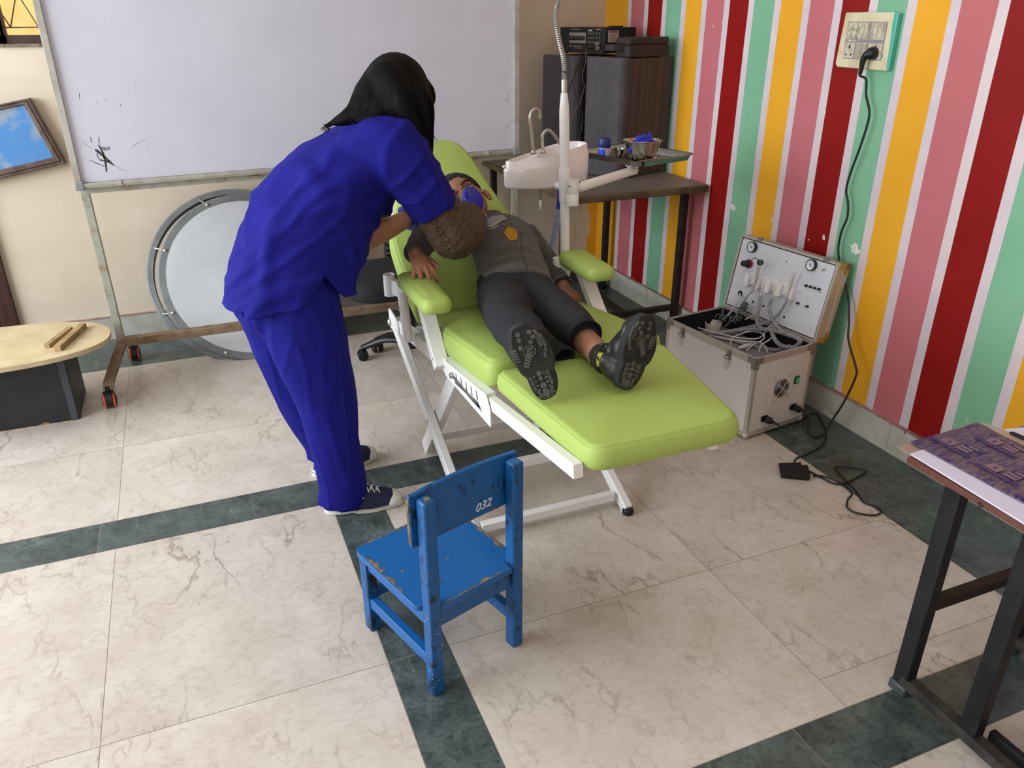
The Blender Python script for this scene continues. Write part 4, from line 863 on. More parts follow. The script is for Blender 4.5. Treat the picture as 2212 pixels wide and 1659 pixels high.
for px in (1645, 1790):
    a_, b_ = lp(px, 510 if px < 1700 else 550); b = B(); box(b, (a_-.012, lh-.006, .001), (a_+.012, lh+.008, .006), ML); box(b, (a_-.016, lh, .002), (a_-.004, lh+.012, .010), ML); obj('lid_catch', b, BR, LID, smooth=False, bev=.001)
PB = mat('panel_print', '#9a98a0', .6); WHT = mat('gloss_white_plastic', '#e3e0e4', .25)
def onp(a_, b_, z): return ML @ Vector((a_, b_, z))
N3 = ML.to_3x3()
for px, py in ((1628, 534), (1756, 573)):
    a_, b_ = lp(px, py); b = B(); lathe(b, onp(a_, b_, 0), ln, [(.021, 0), (.0225, .004), (.0225, .016), (.0195, .018), (.0190, .015)], 32); g_ = obj('pressure_gauge', b, BLACK, PNL)
    b = B(); lathe(b, onp(a_, b_, .0150), ln, [(.0190, 0), (.0190, .0008)], 32); obj('gauge_dial', b, mat('gauge_white', '#dfe3e6', .3), g_)
    b = B(); bar(b, onp(a_+.006, b_+.007, .0164), onp(a_-.010, b_-.006, .0164), .0015, .0006, up=ln); lathe(b, onp(a_, b_, .0159), ln, [(.003, 0), (.003, .001)], 10)
    for k in range(9):
        t_ = R(-30+30*k); bar(b, onp(a_-.013*math.cos(t_), b_+.013*math.sin(t_), .0162), onp(a_-.0165*math.cos(t_), b_+.0165*math.sin(t_), .0162), .0009, .0004, up=ln)
    obj('gauge_needle', b, BLACK, g_)
    b = B(); tube(b, [onp(a_-.009*math.cos(R(t)), b_+.009*math.sin(R(t)), .0162) for t in range(10, 150, 10)], .0006, 5); obj('gauge_scale', b, mat('red_print2', '#c44b4b', .6), g_)
a_, b_ = lp(1619, 570); b = B(); lathe(b, onp(a_, b_, 0), ln, [(.019, 0), (.019, .007), (.015, .008)], 28); rg_ = obj('regulator_ring', b, mat('red_ring', '#a8172b', .35), PNL)
b = B(); lathe(b, onp(a_, b_, .007), ln, [(.0155, 0), (.0155, .012), (.013, .014), (.0125, .032), (.010, .034)], 24); obj('regulator_knob', b, BLACK, rg_)
# handpiece holder: moulded rack of four slots
hb = B(); A0 = lp(1622, 602); A1 = lp(1716, 632)
for k in range(5):
    s = k/4; a_ = A0[0]*(1-s)+A1[0]*s; b_ = A0[1]*(1-s)+A1[1]*s
    prism(hb, rpoly([(a_-.0125, b_-.032), (a_+.0125, b_-.032), (a_+.0125, b_+.028), (a_-.0125, b_+.018)], .007, 4), 0, .030, ML)
ma, mb_ = (A0[0]+A1[0])/2, (A0[1]+A1[1])/2
dv = Vector((A1[0]-A0[0], A1[1]-A0[1], 0)); bar(hb, onp(A0[0]+.005, A0[1]+.004, .005), onp(A1[0]-.005, A1[1]+.004, .005), .012, .05, up=lu)
obj('handpiece_holder', hb, WHT, PNL, bev=.003, seg=3)
HS = mat('handpiece_steel', '#d6d3ce', .28, .7)
def hp(pts, rad, nm, lab=None): b = B(); tube(b, [onp(*lp(px, py, z), z) for px, py, z in pts], rad, 14); o = obj(nm, b, HS, PNL); return o
h1 = hp([(1641, 566, .05), (1641, 572, .048), (1638, 585, .042), (1632, 608, .036), (1626, 628, .030)], [.0075, .0085, .0058, .0062, .0055], 'syringe_handpiece')
b = B(); lathe(b, onp(*lp(1641, 567, .055), .050), ln, [(.011, -.008), (.012, 0), (.012, .008), (.008, .010)], 18); q0 = onp(*lp(1638, 562, .05), .05); wire(b, [q0, onp(*lp(1632, 557, .05), .05), onp(*lp(1624, 560, .05), .05)], .0016); obj('syringe_head', b, DKSTEEL, h1)
h2 = hp([(1718, 587, .040), (1716, 595, .040), (1713, 602, .038), (1711, 606, .037), (1708, 618, .034), (1701, 640, .030)], [.0045, .005, .0042, .0065, .0055, .0055], 'turbine_handpiece')
h3 = hp([(1649, 612, .030), (1646, 625, .030), (1643, 638, .028)], [.004, .0055, .005], 'suction_handpiece'); h4 = hp([(1676, 615, .030), (1672, 630, .030), (1669, 642, .028)], [.004, .0055, .005], 'suction_handpiece')
b = B()
for px, py in ((1607, 516), (1699, 565), (1570, 630), (1810, 578), (1728, 632), (1765, 706), (1742, 620), (1772, 632)): lathe(b, onp(*lp(px, py), 0), ln, [(.0032, 0), (.0026, .0012), (.0012, .0012), (.001, .0004)], 10)
obj('panel_screw', b, BR, PNL)
a_, b_ = lp(1599, 634); b = B(); lathe(b, onp(a_, b_, .0002), ln, [(.0125, 0), (.0125, .0006)], 24)
for px, py, r_ in ((1627, 652, .005), (1649, 661, .005), (1694, 685, .005)): lathe(b, onp(*lp(px, py), .0002), ln, [(r_, 0), (r_, .0006)], 14)
obj('cable_port', b, BLK, PNL)
a_, b_ = lp(1783, 581); b = B(); lathe(b, onp(a_, b_, 0), ln, [(.005, 0), (.005, .004), (.003, .005)], 12); tube(b, [onp(a_, b_, .004), onp(a_+.004, b_-.010, .016)], [.0018, .0028], 8); obj('toggle_lever', b, STEEL, PNL)
for (x0_, y0_), (x1_, y1_), n_ in (((1743, 617), (1771, 625), 4), ((1725, 655), (1745, 662), 2)):
    for k in range(n_):
        s = k/(n_-1); a_, b_ = lp(x0_+(x1_-x0_)*s, y0_+(y1_-y0_)*s); b = B(); lathe(b, onp(a_, b_, 0), ln, [(.0052, 0), (.0052, .010), (.004, .013)], 12); cyl(b, onp(a_, b_, .008), onp(a_-.008, b_-.001, .010), .0022); obj('air_valve', b, DKSTEEL, PNL)
b = B()
for px, py, n_ in ((1755, 600, 3), (1734, 643, 3), (1787, 568, 1)):
    for k in range(n_):
        a_, b_ = lp(px+10*k, py+3.2*k)
        if n_ == 3: tube(b, [onp(a_+.006*math.cos(R(t)), b_+.003+.004*math.sin(R(t)), .0004) for t in range(10, 175, 20)], .0005, 4)
        for j in range(2): bar(b, onp(a_-.006, b_-.003-.004*j, .0003), onp(a_+.006, b_-.003-.004*j, .0003), .0011, .0003, up=lu)
obj('printed_label', b, PB, PNL)
b = B(); a_, b_ = lp(1573, 568); q = atx(1572, 572, 2.20); Mx = Mc @ Matrix.Translation((.36, .50, .50)); box(b, (cl_-.001, .17, -.045), (cl_+.006, .21, -.012), ML); obj('lid_stay', b, BLACK, LID, bev=.002)
# contents
def cp(px, py, z=.29):
    q = atz(px, py, z); l = Mc.inverted() @ q
    if l.x > cw-.022 or l.y > cl_-.02: return onp(*lp(px, py, .034), .034)
    return q
q = cp(1540, 706, .275); b = B(); lathe(b, (q.x, q.y, .256), (0, 0, 1), [(.030, 0), (.033, .002), (.036, .040), (.034, .041), (.031, .008)], 32); tag(obj('extension_socket', b, mat('ivory_plastic', '#cfc8c0', .4)), 'round ivory power socket cup inside the open flight case', 'socket')
so = bpy.data.objects['extension_socket']; WM[so] = Matrix()
b = B(); lathe(b, (q.x, q.y, .262), (0, 0, 1), [(.014, 0), (.015, .03), (.012, .036)], 20); o = obj('socket_core', b, mat('ivory_plastic', '#cfc8c0', .4), so)
b = B(); 
for dx, dy in ((-.008, .004), (.006, .006)): lathe(b, (q.x+dx, q.y+dy, .2975), (0, 0, 1), [(.0022, 0), (.0022, .001)], 8)
obj('socket_hole', b, BLACK, so)
TUBEG = mat('grey_hose', '#8c8b8f', .45); WHC = mat('white_cable', '#d9d7de', .4)
# coiled hose
b = B(); P_ = []
ax0, ax1 = [cp(1550, 685, .285), cp(1590, 690, .29), cp(1604, 668, .315), cp(1612, 655, .33)], None
axp = smoothpath(ax0, 30); n = len(axp)
for i in range(n):
    t = (axp[min(i+1, n-1)]-axp[max(i-1, 0)]).normalized(); s_, u_ = ortho(t); a = i*2*math.pi/7.5; P_.append(axp[i]+s_*.014*math.cos(a)+u_*.014*math.sin(a))
tube(b, P_, .0032, 7); tag(obj('coiled_hose', b, mat('grey_coil_rubber', '#5d6160', .5)), 'grey coiled air hose in the open flight case beside the socket cup', 'hose')
def hose(pts, r, lab, m=TUBEG, nm='hose'):
    b = B(); wire(b, pts, r, 8, 9); return tag(obj(nm, b, m), lab, 'hose' if nm == 'hose' else 'cable', 'hoses and cables in the flight case')
PLAST = mat('plastic_wrapped_hose', '#8d8c8e', .12, spec=.8, col2='#a09fa3', vscale=70, vlo=.5, vhi=.6, bump=.7, bscale=130)
hose([onp(*lp(1626, 630, .03), .03), onp(*lp(1618, 640, .04), .05), cp(1600, 668, .30), cp(1585, 690, .275), cp(1565, 705, .265)], .003, 'thin grey hose from the left syringe handpiece down into the case')
hose([onp(*lp(1599, 634, .0), .0), cp(1595, 650, .34), cp(1575, 678, .30), cp(1562, 690, .275)], .0045, 'translucent hose from the black port at the lower left of panel', mat('pale_hose', '#c2c1d0', .25))
hose([onp(*lp(1643, 640, .028), .028), cp(1640, 665, .31), cp(1635, 690, .285), cp(1640, 705, .27), cp(1660, 715, .265)], .0075, 'plastic wrapped hose below the second slot of the holder', PLAST)
hose([onp(*lp(1669, 644, .028), .028), cp(1662, 662, .325), cp(1668, 690, .29), cp(1685, 712, .275), cp(1700, 720, .27)], .0075, 'plastic wrapped hose below the third slot of the holder', PLAST)
hose([onp(*lp(1701, 642, .03), .03), cp(1697, 655, .345), cp(1680, 680, .32), cp(1655, 697, .30), cp(1625, 705, .28), cp(1590, 712, .268), cp(1555, 722, .264)], .0062, 'bare blue grey hose curving from the right turbine handpiece', mat('bluegrey_hose', '#8b8e9c', .35))
hose([cp(1520, 718, .266), cp(1560, 718, .272), cp(1610, 712, .28), cp(1660, 712, .285), cp(1700, 722, .285), cp(1728, 735, .275), cp(1715, 750, .27), cp(1685, 745, .272), cp(1668, 720, .285), cp(1675, 700, .29)], .0095, 'fat plastic wrapped hose lying in a loop along the case', PLAST)
hose([cp(1530, 725, .262), cp(1580, 735, .264), cp(1630, 748, .264), cp(1675, 756, .266), cp(1705, 748, .27)], .009, 'plastic wrapped hose lying lowest along the front of the case', PLAST)
hose([cp(1610, 690, .28), cp(1640, 672, .30), cp(1635, 660, .31), cp(1615, 662, .31), cp(1590, 680, .29)], .003, 'thin pale hose looped in front of the coiled hose', mat('pale_hose', '#c2c1d0', .25))
hose([cp(1508, 708, .285), cp(1560, 722, .29), cp(1600, 730, .29), cp(1640, 730, .295), cp(1662, 706, .30), cp(1675, 705, .30), cp(1666, 730, .295), cp(1645, 745, .29), cp(1640, 760, .285)], .0027, 'white cable looping highest over the hoses in the case', WHC, 'white_cable')
hose([cp(1545, 727, .28), cp(1590, 735, .29), cp(1640, 738, .29), cp(1650, 722, .29), cp(1620, 716, .29), cp(1585, 728, .29), cp(1578, 745, .285)], .0027, 'white cable making the wide oval loop in the case front', WHC, 'white_cable')
hose([cp(1612, 757, .275), cp(1635, 740, .285), cp(1650, 745, .285), cp(1658, 760, .28)], .0027, 'white cable end near the front corner of the case', WHC, 'white_cable')
b = B(); A_, C_ = cp(1595, 752, .272), cp(1618, 745, .275); tube(b, [A_, A_.lerp(C_, .5), C_, C_.lerp(A_, -.3)], [.004, .009, .008, .004], 10); tag(obj('white_plug', b, WHC), 'small ribbed white plug lying under the cables in the flight case', 'plug')

# ------------------------------------------------------------------ power cords, plug and pedal
q1 = Mc @ Vector((.246, -.006, .087)); q2 = Mc @ Vector((.09, -.006, .075)); YFv = YF
for qq, sfx, lab in ((q1, 0, 'black mains connector in the right inlet of the flight case'), (q2, 1, 'black pedal connector in the left inlet of the flight case')):
    pt_ = thing('mains_connector', lab, 'connector', tuple(qq), 'connectors plugged into the flight case')
    d = (YFv*.75+lx*.65-Vector((0, 0, .35))).normalized(); M = frame_of(qq-YFv*.003, d, z=(0, 0, 1)); b = B()
    prism(b, rpoly([(0, -.014), (.022, -.014), (.032, -.008), (.032, .008), (.022, .014), (0, .014)], .004, 3), -.010, .010, M); obj('connector_body', b, BLACK, pt_, bev=.002)
    b = B(); P_ = [M @ Vector((.030+.002*k, 0, 0)) for k in range(12)]; tube(b, P_, [.0065-.0002*k+(.0012 if k % 2 else 0) for k in range(12)], 10); obj('strain_relief', b, BLACK, pt_)
    if sfx == 0: e1 = P_[-1]
    else: e2 = P_[-1]
FC = [atz(x, y, .006) for x, y in ((1760, 892), (1776, 912), (1785, 935), (1776, 962), (1745, 980), (1718, 992), (1722, 1008), (1748, 1018), (1775, 1032), (1800, 1044), (1822, 1045), (1850, 1032), (1872, 1018), (1850, 1012), (1812, 1008), (1804, 1012), (1826, 1036), (1850, 1062), (1866, 1085), (1892, 1094), (1903, 1106), (1888, 1113), (1850, 1108), (1830, 1095), (1832, 1078), (1840, 1066), (1820, 1046), (1800, 1036), (1775, 1028), (1757, 1028))]
cord = 'black cords of the dental unit'
hang('pedal_cable', [e2, e2+Vector((.02, -.015, -.012)), atz(1700, 919, .02), atz(1725, 912, .015)]+FC, .0032, 'thin black pedal cable looping over the dark marble strip', CBL, cord)
kp = [(1877, 150), (1871, 172), (1871, 205), (1878, 240), (1874, 268), (1858, 318), (1838, 372), (1828, 410), (1832, 440), (1830, 470), (1818, 500), (1811, 535), (1814, 570), (1822, 600), (1832, 640)]
pts = [Vector((2.2665, 2.280, 1.322)), Vector((2.268, 2.281, 1.31))]+[atx(x, y, 2.285) for x, y in kp[1:]]+[atx(1834, 690, 2.27), atx(1833, 735, 2.25), atx(1848, 790, 2.24), atx(1849, 812, 2.235), atx(1825, 865, 2.22), Vector((2.19, 2.045, .045)), Vector((2.15, 2.03, .012)), Vector((2.11, 2.04, .008)), Vector((2.10, 2.06, .03)), e1+YFv*.02+Vector((0, 0, -.01)), e1]
hang('power_cord', pts, .0042, 'black power cord hanging down the striped wall from switchboard', CBL, cord)
pd = thing('foot_pedal', 'black ribbed foot pedal on the marble floor by the case', 'pedal', tuple(atz(1720, 1030, 0)))
Mp = frame_of(atz(1687, 1034, 0), atz(1752, 1040, 0)-atz(1687, 1034, 0), z=(0, 0, 1)); pw, pdp = .098, .07
b = B(); v = [Mp @ Vector(p) for p in ((0, 0, .001), (pw, 0, .001), (pw, pdp, .001), (0, pdp, .001), (0, 0, .014), (pw, 0, .028), (pw, pdp, .028), (0, pdp, .014))]; vv = [b.verts.new(p) for p in v]
for f in ((0, 3, 2, 1), (4, 5, 6, 7), (0, 1, 5, 4), (1, 2, 6, 5), (2, 3, 7, 6), (3, 0, 4, 7)): b.faces.new([vv[i] for i in f])
obj('pedal_base', b, BLACK, pd, bev=.003)
b = B(); Mp2 = Mp @ Matrix.Translation((0, 0, .015)) @ Matrix.Rotation(-math.atan(.014/pw), 4, 'Y'); box(b, (-.002, -.002, 0), (.076, pdp+.002, .008), Mp2)
for k in range(10): box(b, (.004+.007*k, .002, .008), (.007+.007*k, pdp-.002, .0095), Mp2)
obj('pedal_plate', b, MATTEB, pd, bev=.001)
# switchboard
sbx = thing('switchboard', 'paint-smeared ivory switchboard with eight switches on the striped wall', 'switchboard', (2.315, 2.31, 1.42))
IV = mat('ivory_switch_plate', '#d9cfae', .5, col2='#cabd98', vscale=14); IV2 = mat('ivory_switch', '#cfc6ae', .4, col2='#aaa08a', vscale=60); TURQ = mat('turquoise_paint_smear', '#3fb3a2', .5)
Mw = frame_of((2.2935, 2.440, 1.330), (0, -1, 0), z=(-1, 0, 0)) ; Mw = Matrix(((0, 0, -1, 2.2945), (-1, 0, 0, 2.438), (0, 1, 0, 1.331), (0, 0, 0, 1)))  # x right, y up, z out of wall
pwid, phei = .252, .182
b = B(); prism(b, rpoly([(0, .012), (.01, 0), (pwid, -.002), (pwid, phei), (.012, phei)], .006, 3), -.020, 0, Mw); obj('plate', b, IV, sbx, bev=.003)
b = B(); poly(b, [Mw @ Vector(p) for p in ((pwid-.016, phei, .0006), (pwid-.018, phei*.8, .0006), (pwid-.012, phei*.5, .0006), (pwid-.010, .03, .0006), (pwid-.006, 0, .0006), (pwid-.002, 0, .0006), (pwid-.002, phei, .0006))]); box(b, (pwid-.001, .0, -.018), (pwid+.001, phei-.004, -.001), Mw); poly(b, [Mw @ Vector((.215+.007*math.cos(k), .045+.006*math.sin(k), .0006)) for k in (0, 1, 2, 3, 4, 5)]); box(b, (.09, phei, -.016), (.23, phei+.0012, -.004), Mw); obj('paint_smear', b, TURQ, sbx, smooth=False)
b = B(); box(b, (.033, .030, .0), (.215, .152, .0008), Mw); obj('module_gap', b, mat('grey_gap', '#8d8792', .6), sbx, smooth=False)
b = B(); box(b, (.036, .096, .0008), (.086, .149, .003), Mw); box(b, (.090, .096, .0008), (.140, .149, .003), Mw); box(b, (.148, .096, .0008), (.212, .149, .003), Mw); box(b, (.036, .033, .0008), (.086, .084, .003), Mw); box(b, (.092, .033, .0008), (.142, .084, .003), Mw); box(b, (.150, .033, .0008), (.212, .084, .003), Mw); box(b, (.045, .0875, .0008), (.088, .0935, .0016), Mw); obj('module_plate', b, IV2, sbx, smooth=False)
for x in (.041, .063, .096, .118, .156, .183): 
    b = B(); w_ = .0195 if x < .15 else .022; v = [(x, .100, .006), (x+w_, .100, .006), (x+w_, .146, .0035), (x, .146, .0035)]; prism(b, [(x, .100), (x+w_, .100), (x+w_, .146), (x, .146)], .003, .0055, Mw); bar(b, Mw @ Vector((x+w_/2, .101, .006)), Mw @ Vector((x+w_/2, .110, .006)), w_*.9, .002, up=(1, 0, 0)); obj('rocker_switch', b, IV2, sbx, bev=.001)
for x in (.098, .120):
    b = B(); prism(b, [(x, .037), (x+.0195, .037), (x+.0195, .081), (x, .081)], .003, .0055, Mw); obj('rocker_switch', b, mat('dusty_switch', '#a59d8c', .5), sbx, bev=.001)
b = B()
for cx in (.061, .181):
    for x, y, r_ in ((0, .068, .0045), (0, .074, .0035), (-.014, .044, .0035), (.012, .044, .0035)): lathe(b, Mw @ Vector((cx+x, y, .003)), (-1, 0, 0), [(r_, 0), (r_, .0004)], 12)
obj('socket_hole', b, BLACK, sbx)
b = B()
for x, y, a in ((.046, .128, .2), (.046, .123, .2), (.066, .128, .7), (.070, .122, .4)): bar(b, Mw @ Vector((x, y, .0065)), Mw @ Vector((x+.010, y+.004*a, .0065)), .0012, .0004, up=(1, 0, 0))
obj('pen_mark', b, INK, sbx)
pg = thing('angled_plug', 'black angled mains plug pushed into the lower right wall socket', 'plug', tuple(Mw @ Vector((.181, .045, .003))))
b = B(); lathe(b, Mw @ Vector((.181, .052, .0035)), (-1, 0, 0), [(.020, 0), (.0215, .004), (.021, .016), (.016, .026), (.010, .030)], 24); limb(b, [Mw @ Vector((.180, .052, .020)), Mw @ Vector((.170, .048, .026)), Mw @ Vector((.162, .032, .028)), Mw @ Vector((.160, .010, .028))], [.012, .0125, .011, .0085], 14); b = remeshed(b, .002, 3); obj('plug_body', b, BLACK, pg)
b = B(); P_ = [Mw @ Vector((.160-.0003*k, .008-.003*k, .028)) for k in range(9)]; tube(b, P_, [.0085-.0003*k+(.001 if k % 2 else 0) for k in range(9)], 12); obj('strain_relief', b, BLACK, pg)
# ------------------------------------------------------------------ small blue nursery chair
bc = thing('nursery_chair', 'small battered blue wooden chair numbered 032 with its back to us', 'chair', (.45, 1.5, 0))
BLU = mat('worn_blue_paint', '#125490', .42, bump=.15, bscale=25, col2='#0c1e2e', vscale=24, vlo=.55, vhi=.64, detail=14, stretch=(1, 1, .6))
BLU2 = mat('cleaner_blue_paint', '#125a9c', .38, bump=.08, bscale=20, col2='#0e2a44', vscale=20, vlo=.60, vhi=.70, detail=14)
TAN = mat('bare_wood_chip', '#8a7352', .8, col2='#5c4a36', vscale=40)
Mn = frame_of((.357, 1.366, 0), (.270, .087, 0), z=(0, 0, 1)); W_, D_ = .284, .300; s_ = .033
def nb_(lo, hi, nm, m=BLU, be=.003): b = B(); box(b, lo, hi, Mn); return obj(nm, b, m, bc, bev=be, seg=3)
for x in (0, W_-s_): nb_((x, 0, 0), (x+s_, s_+.002, .558), 'rear_post', BLU, .006)
for x in (0, W_-s_): nb_((x+.004*(x > 0), D_-.006, 0), (x+s_-.003, D_-.006+s_, .243), 'front_leg')
nb_((s_*.5, .010, .198), (W_-s_*.5, .028, .246), 'rear_apron', BLU); nb_((s_*.5, D_, .205), (W_-s_*.5, D_+.018, .245), 'front_apron'); 
for x in (.006, W_-.026): nb_((x, s_*.6, .203), (x+.018, D_+.01, .246), 'side_apron', BLU2)
for x in (.004, W_-.028): nb_((x, s_*.6, .080), (x+.024, D_, .112), 'side_stretcher', BLU2)
nb_((s_*.5, D_+.002, .098), (W_-s_*.5, D_+.020, .128), 'front_stretcher')
b = B(); o = rpoly([(-.012, s_+.002), (-.012, D_+.032), (W_+.010, D_+.032), (W_+.010, s_+.002), (W_-s_-.001, s_+.002), (W_-s_-.001, .004), (s_+.001, .004), (s_+.001, s_+.002)][::-1], [.015, .002, .002, .002, .002, .015, .035, .035]); prism(b, o, .246, .262, Mn); SEAT = obj('seat', b, BLU2, bc, bev=.004, seg=3)
b = B()
def ragged(p, q, w_, out, z, step=.004, seed=0):
    p = Vector(p); q = Vector(q); n = max(3, int((q-p).length/step)); d = (q-p).normalized(); s = Vector((d.y, -d.x, 0))*out
    pr = None
    for i in range(n+1):
        t = i/n; c = p.lerp(q, t); ww = w_*max(.05, (.55+1.5*noise.noise(Vector((t*7+seed, seed, 0)))+.7*noise.noise(Vector((t*33, seed, 3)))))*min(1, 6*t, 6*(1-t))+.0004
        a_ = b.verts.new(Mn @ Vector((c.x, c.y, z))); c_ = b.verts.new(Mn @ Vector((c.x+s.x*ww, c.y+s.y*ww, z)))
        if pr: b.faces.new([pr[0], a_, c_, pr[1]])
        pr = (a_, c_)
ragged((-.0085, .08, 0), (-.0085, D_, 0), .009, 1, .2625, seed=2); ragged((.0, D_+.0285, 0), (W_-.02, D_+.0285, 0), .012, 1, .2625, seed=5); ragged((W_+.0065, D_, 0), (W_+.0065, .05, 0), .010, 1, .2625, seed=9); ragged((W_-s_-.005, .0075, 0), (s_+.005, .0075, 0), .008, 1, .2625, seed=13); ragged((W_*.62, D_+.0285, 0), (W_-.01, D_+.0285, 0), .026, 1, .2625, seed=15); ragged((-.0085, .19, 0), (-.0085, .25, 0), .018, 1, .2626, seed=17)
for cx, cy, r_ in ((.205, .245, .016), (.15, .14, .004), (.035, .17, .005)):
    P_ = [Mn @ Vector((cx+r_*1.3*(.7+.6*noise.noise(Vector((math.cos(k*.4)*2, math.sin(k*.4)*2, cx*30))))*math.cos(k*.4), cy+r_*.7*math.sin(k*.4), .26262)) for k in range(15)]; poly(b, P_)
obj('seat_chips', b, TAN, SEAT, smooth=False)
# curved backrest on the sitter side of the posts
b = B(); n = 24; rows = []
for i in range(n+1):
    u = -.014+(W_+.022)*i/n; t = (u/W_-.5)*2; yo = s_+.0035+.008*(1-t*t); top = .566+.002*(1-t*t) ; bot = .430-.006*(1-t*t)
    rows.append([b.verts.new(Mn @ Vector(p)) for p in ((u, yo, bot), (u, yo, top), (u, yo+.012, top), (u, yo+.012, bot))])
for A2, C2 in zip(rows, rows[1:]):
    for k in range(4): b.faces.new([A2[k], A2[(k+1) % 4], C2[(k+1) % 4], C2[k]])
b.faces.new(rows[0][::-1]); b.faces.new(rows[-1]); BK = obj('backrest', b, BLU, bc, bev=.003, seg=3)
def onback(u, z): t = (u/W_-.5)*2; return Vector((u, s_+.003+.008*(1-t*t), z))
uT = .192; M0 = frame_of(Mn @ onback(uT, .452), Mn.to_3x3() @ (onback(uT+.05, 0)-onback(uT-.05, 0)), z=Mn.to_3x3() @ Vector((0, -1, 0)))
text('number', '032', .031, M0 @ Matrix.Rotation(R(4), 4, 'Z'), mat('white_paint_number', '#cfd6dd', .6), BK, shear=.35, depth=.0003, bold=.0003)
b = B()
for i in range(40):
    u = -.012+(W_+.02)*i/40; u2 = u+(W_+.02)/40; w0 = .007*max(.03, .3+1.6*noise.noise(Vector((i*.31, 2, 2)))); z_ = lambda q: .430-.006*(1-((q/W_-.5)*2)**2)
    p = [onback(u, z_(u)+.0005), onback(u2, z_(u2)+.0005), onback(u2, z_(u2)+w0), onback(u, z_(u)+w0*.9)]; poly(b, [Mn @ (q+Vector((0, -.0006, 0))) for q in p])
poly(b, [Mn @ Vector(p) for p in ((-.0147, s_+.004, .436), (-.0147, s_+.015, .440), (-.0147, s_+.016, .50), (-.0147, s_+.0145, .555), (-.0147, s_+.006, .56), (-.0147, s_+.008, .50))])
poly(b, [Mn @ Vector(p) for p in ((.006, .004, .5592), (.012, .020, .5592), (.022, .024, .5592), (.026, .012, .5592))]); 
for (x, z, h, w_) in ((W_-.004, .235, .022, .006), (W_-.004, .195, .016, .004), (W_-.005, .12, .02, .003), (.0345, .22, .018, .003), (.0345, .33, .01, .004)):
    poly(b, [Mn @ Vector((x, -.0007, z)), Mn @ Vector((x-w_, -.0007, z+h*.3)), Mn @ Vector((x-w_*.8, -.0007, z+h*.8)), Mn @ Vector((x, -.0007, z+h))])
for k in range(14):
    z = .03+.037*k; h = random.uniform(.006, .02); w_ = random.uniform(.0015, .004)
    poly(b, [Mn @ Vector((.0020, -.0007, z)), Mn @ Vector((.0020+w_, -.0007, z+h*.4)), Mn @ Vector((.0020, -.0007, z+h))])
obj('wood_chips', b, TAN, BK, smooth=False)
b = B(); random.seed(4)
for k in range(40):
    if k < 22: p = (random.uniform(.002, .03), -.0006, random.uniform(.03, .25)); ax = (0, -1, 0)
    else: p = (-.0006, random.uniform(.003, .03), random.uniform(.02, .25)); ax = (-1, 0, 0)
    lathe(b, Mn @ Vector(p), Mn.to_3x3() @ Vector(ax), [(random.uniform(.0006, .0016), 0), (.0004, .0003)], 6)
for k in range(5): lathe(b, Mn @ Vector((W_-.0285, .05+.03*k+random.uniform(0, .02), random.uniform(.085, .11))), Mn.to_3x3() @ Vector((-1, 0, 0)), [(.0016, 0), (.001, .0003)], 6)
obj('paint_fleck', b, mat('white_paint_number', '#cfd6dd', .6), SEAT)
# ------------------------------------------------------------------ steel desk at the right edge
dk = thing('school_desk', 'brown-topped desk on black steel legs cut off by the right edge', 'desk', (1.65, .75, 0))
DS = mat('black_steel_tube', '#17171a', .5, .3, col2='#232326', vscale=9)
LX, LX2 = 1.425, 1.80; DZ = .585
b = B(); box(b, (1.405, .30, DZ), (1.86, 1.075, DZ+.016)); obj('desktop', b, mat('brown_desktop', '#6b4236', .45, col2='#633c31', vscale=6, stretch=(2, 8, 2)), dk, bev=.001)
for x, y in ((LX, .955), (LX+.005, .775), (LX2, .955), (LX2, .775)):
    b = B(); bar(b, (x, y, .01 if y > .9 else .045), (x, y, DZ), .030, .040, up=(0, 1, 0)); l_ = obj('leg', b, DS, dk, bev=.002)
    if y > .9: b = B(); cbox(b, (x, y, .014), (.042, .048, .028)); obj('foot_shoe', b, mat('worn_grey_shoe', '#4b4e50', .5, .3), l_, bev=.005)
for x in (LX, LX2): b = B(); bar(b, (x, .955, .038), (x, .12, .038), .032, .026); obj('base_rail', b, mat('dusty_black_steel', '#2b2927', .7, .2, col2='#3d3a36', vscale=20), dk, bev=.002)
b = B(); bar(b, (LX+.045, .755, .040), (LX+.055, .12, .040), .018, .03); obj('base_rail', b, DS, dk, bev=.002)
b = B(); bar(b, (LX, .955, .262), (LX2, .955, .262), .028, .026); obj('crossbar', b, mat('brown_black_bar', '#2e2321', .55, .2), dk, bev=.002)
b = B(); cyl(b, (LX+.03, .93, DZ-.004), (LX+.04, .93, DZ-.004), .005); lathe(b, (1.4045, .885, DZ+.005), (-1, 0, 0), [(.006, 0), (.004, .003)], 10); obj('desk_screw', b, DKSTEEL, dk)
PZ = DZ+.0165
Pp = lambda px, py: atz(px, py, PZ)
def sheet(name, quad, z0, z1, m, lab, cat, grp=None, bend=None):
    b = B(); a_ = [b.verts.new((p[0], p[1], z0)) for p in quad]; c_ = [b.verts.new((p[0], p[1], z1)) for p in quad]; n = len(quad)
    b.faces.new(a_[::-1]); b.faces.new(c_)
    for i in range(n): b.faces.new([a_[i], a_[(i+1) % n], c_[(i+1) % n], c_[i]])
    return tag(obj(name, b, m, smooth=False), lab, cat, grp)
sheet('clipboard', [(1.415, 1.115), (1.69, 1.13), (1.71, .70), (1.41, .70)], PZ, PZ+.003, mat('tan_hardboard', '#a48d80', .6), 'tan clipboard sheet peeking out from under the carbon paper', 'clipboard')
c1 = Pp(1966, 985); sheet('white_paper', [(c1.x, c1.y), (1.66, 1.09), (1.66, .60), (1.392, .60)], PZ+.003, PZ+.0065, mat('white_paper', '#d9d5ec', .5), 'stack of white paper sticking out below the purple carbon sheets', 'paper')
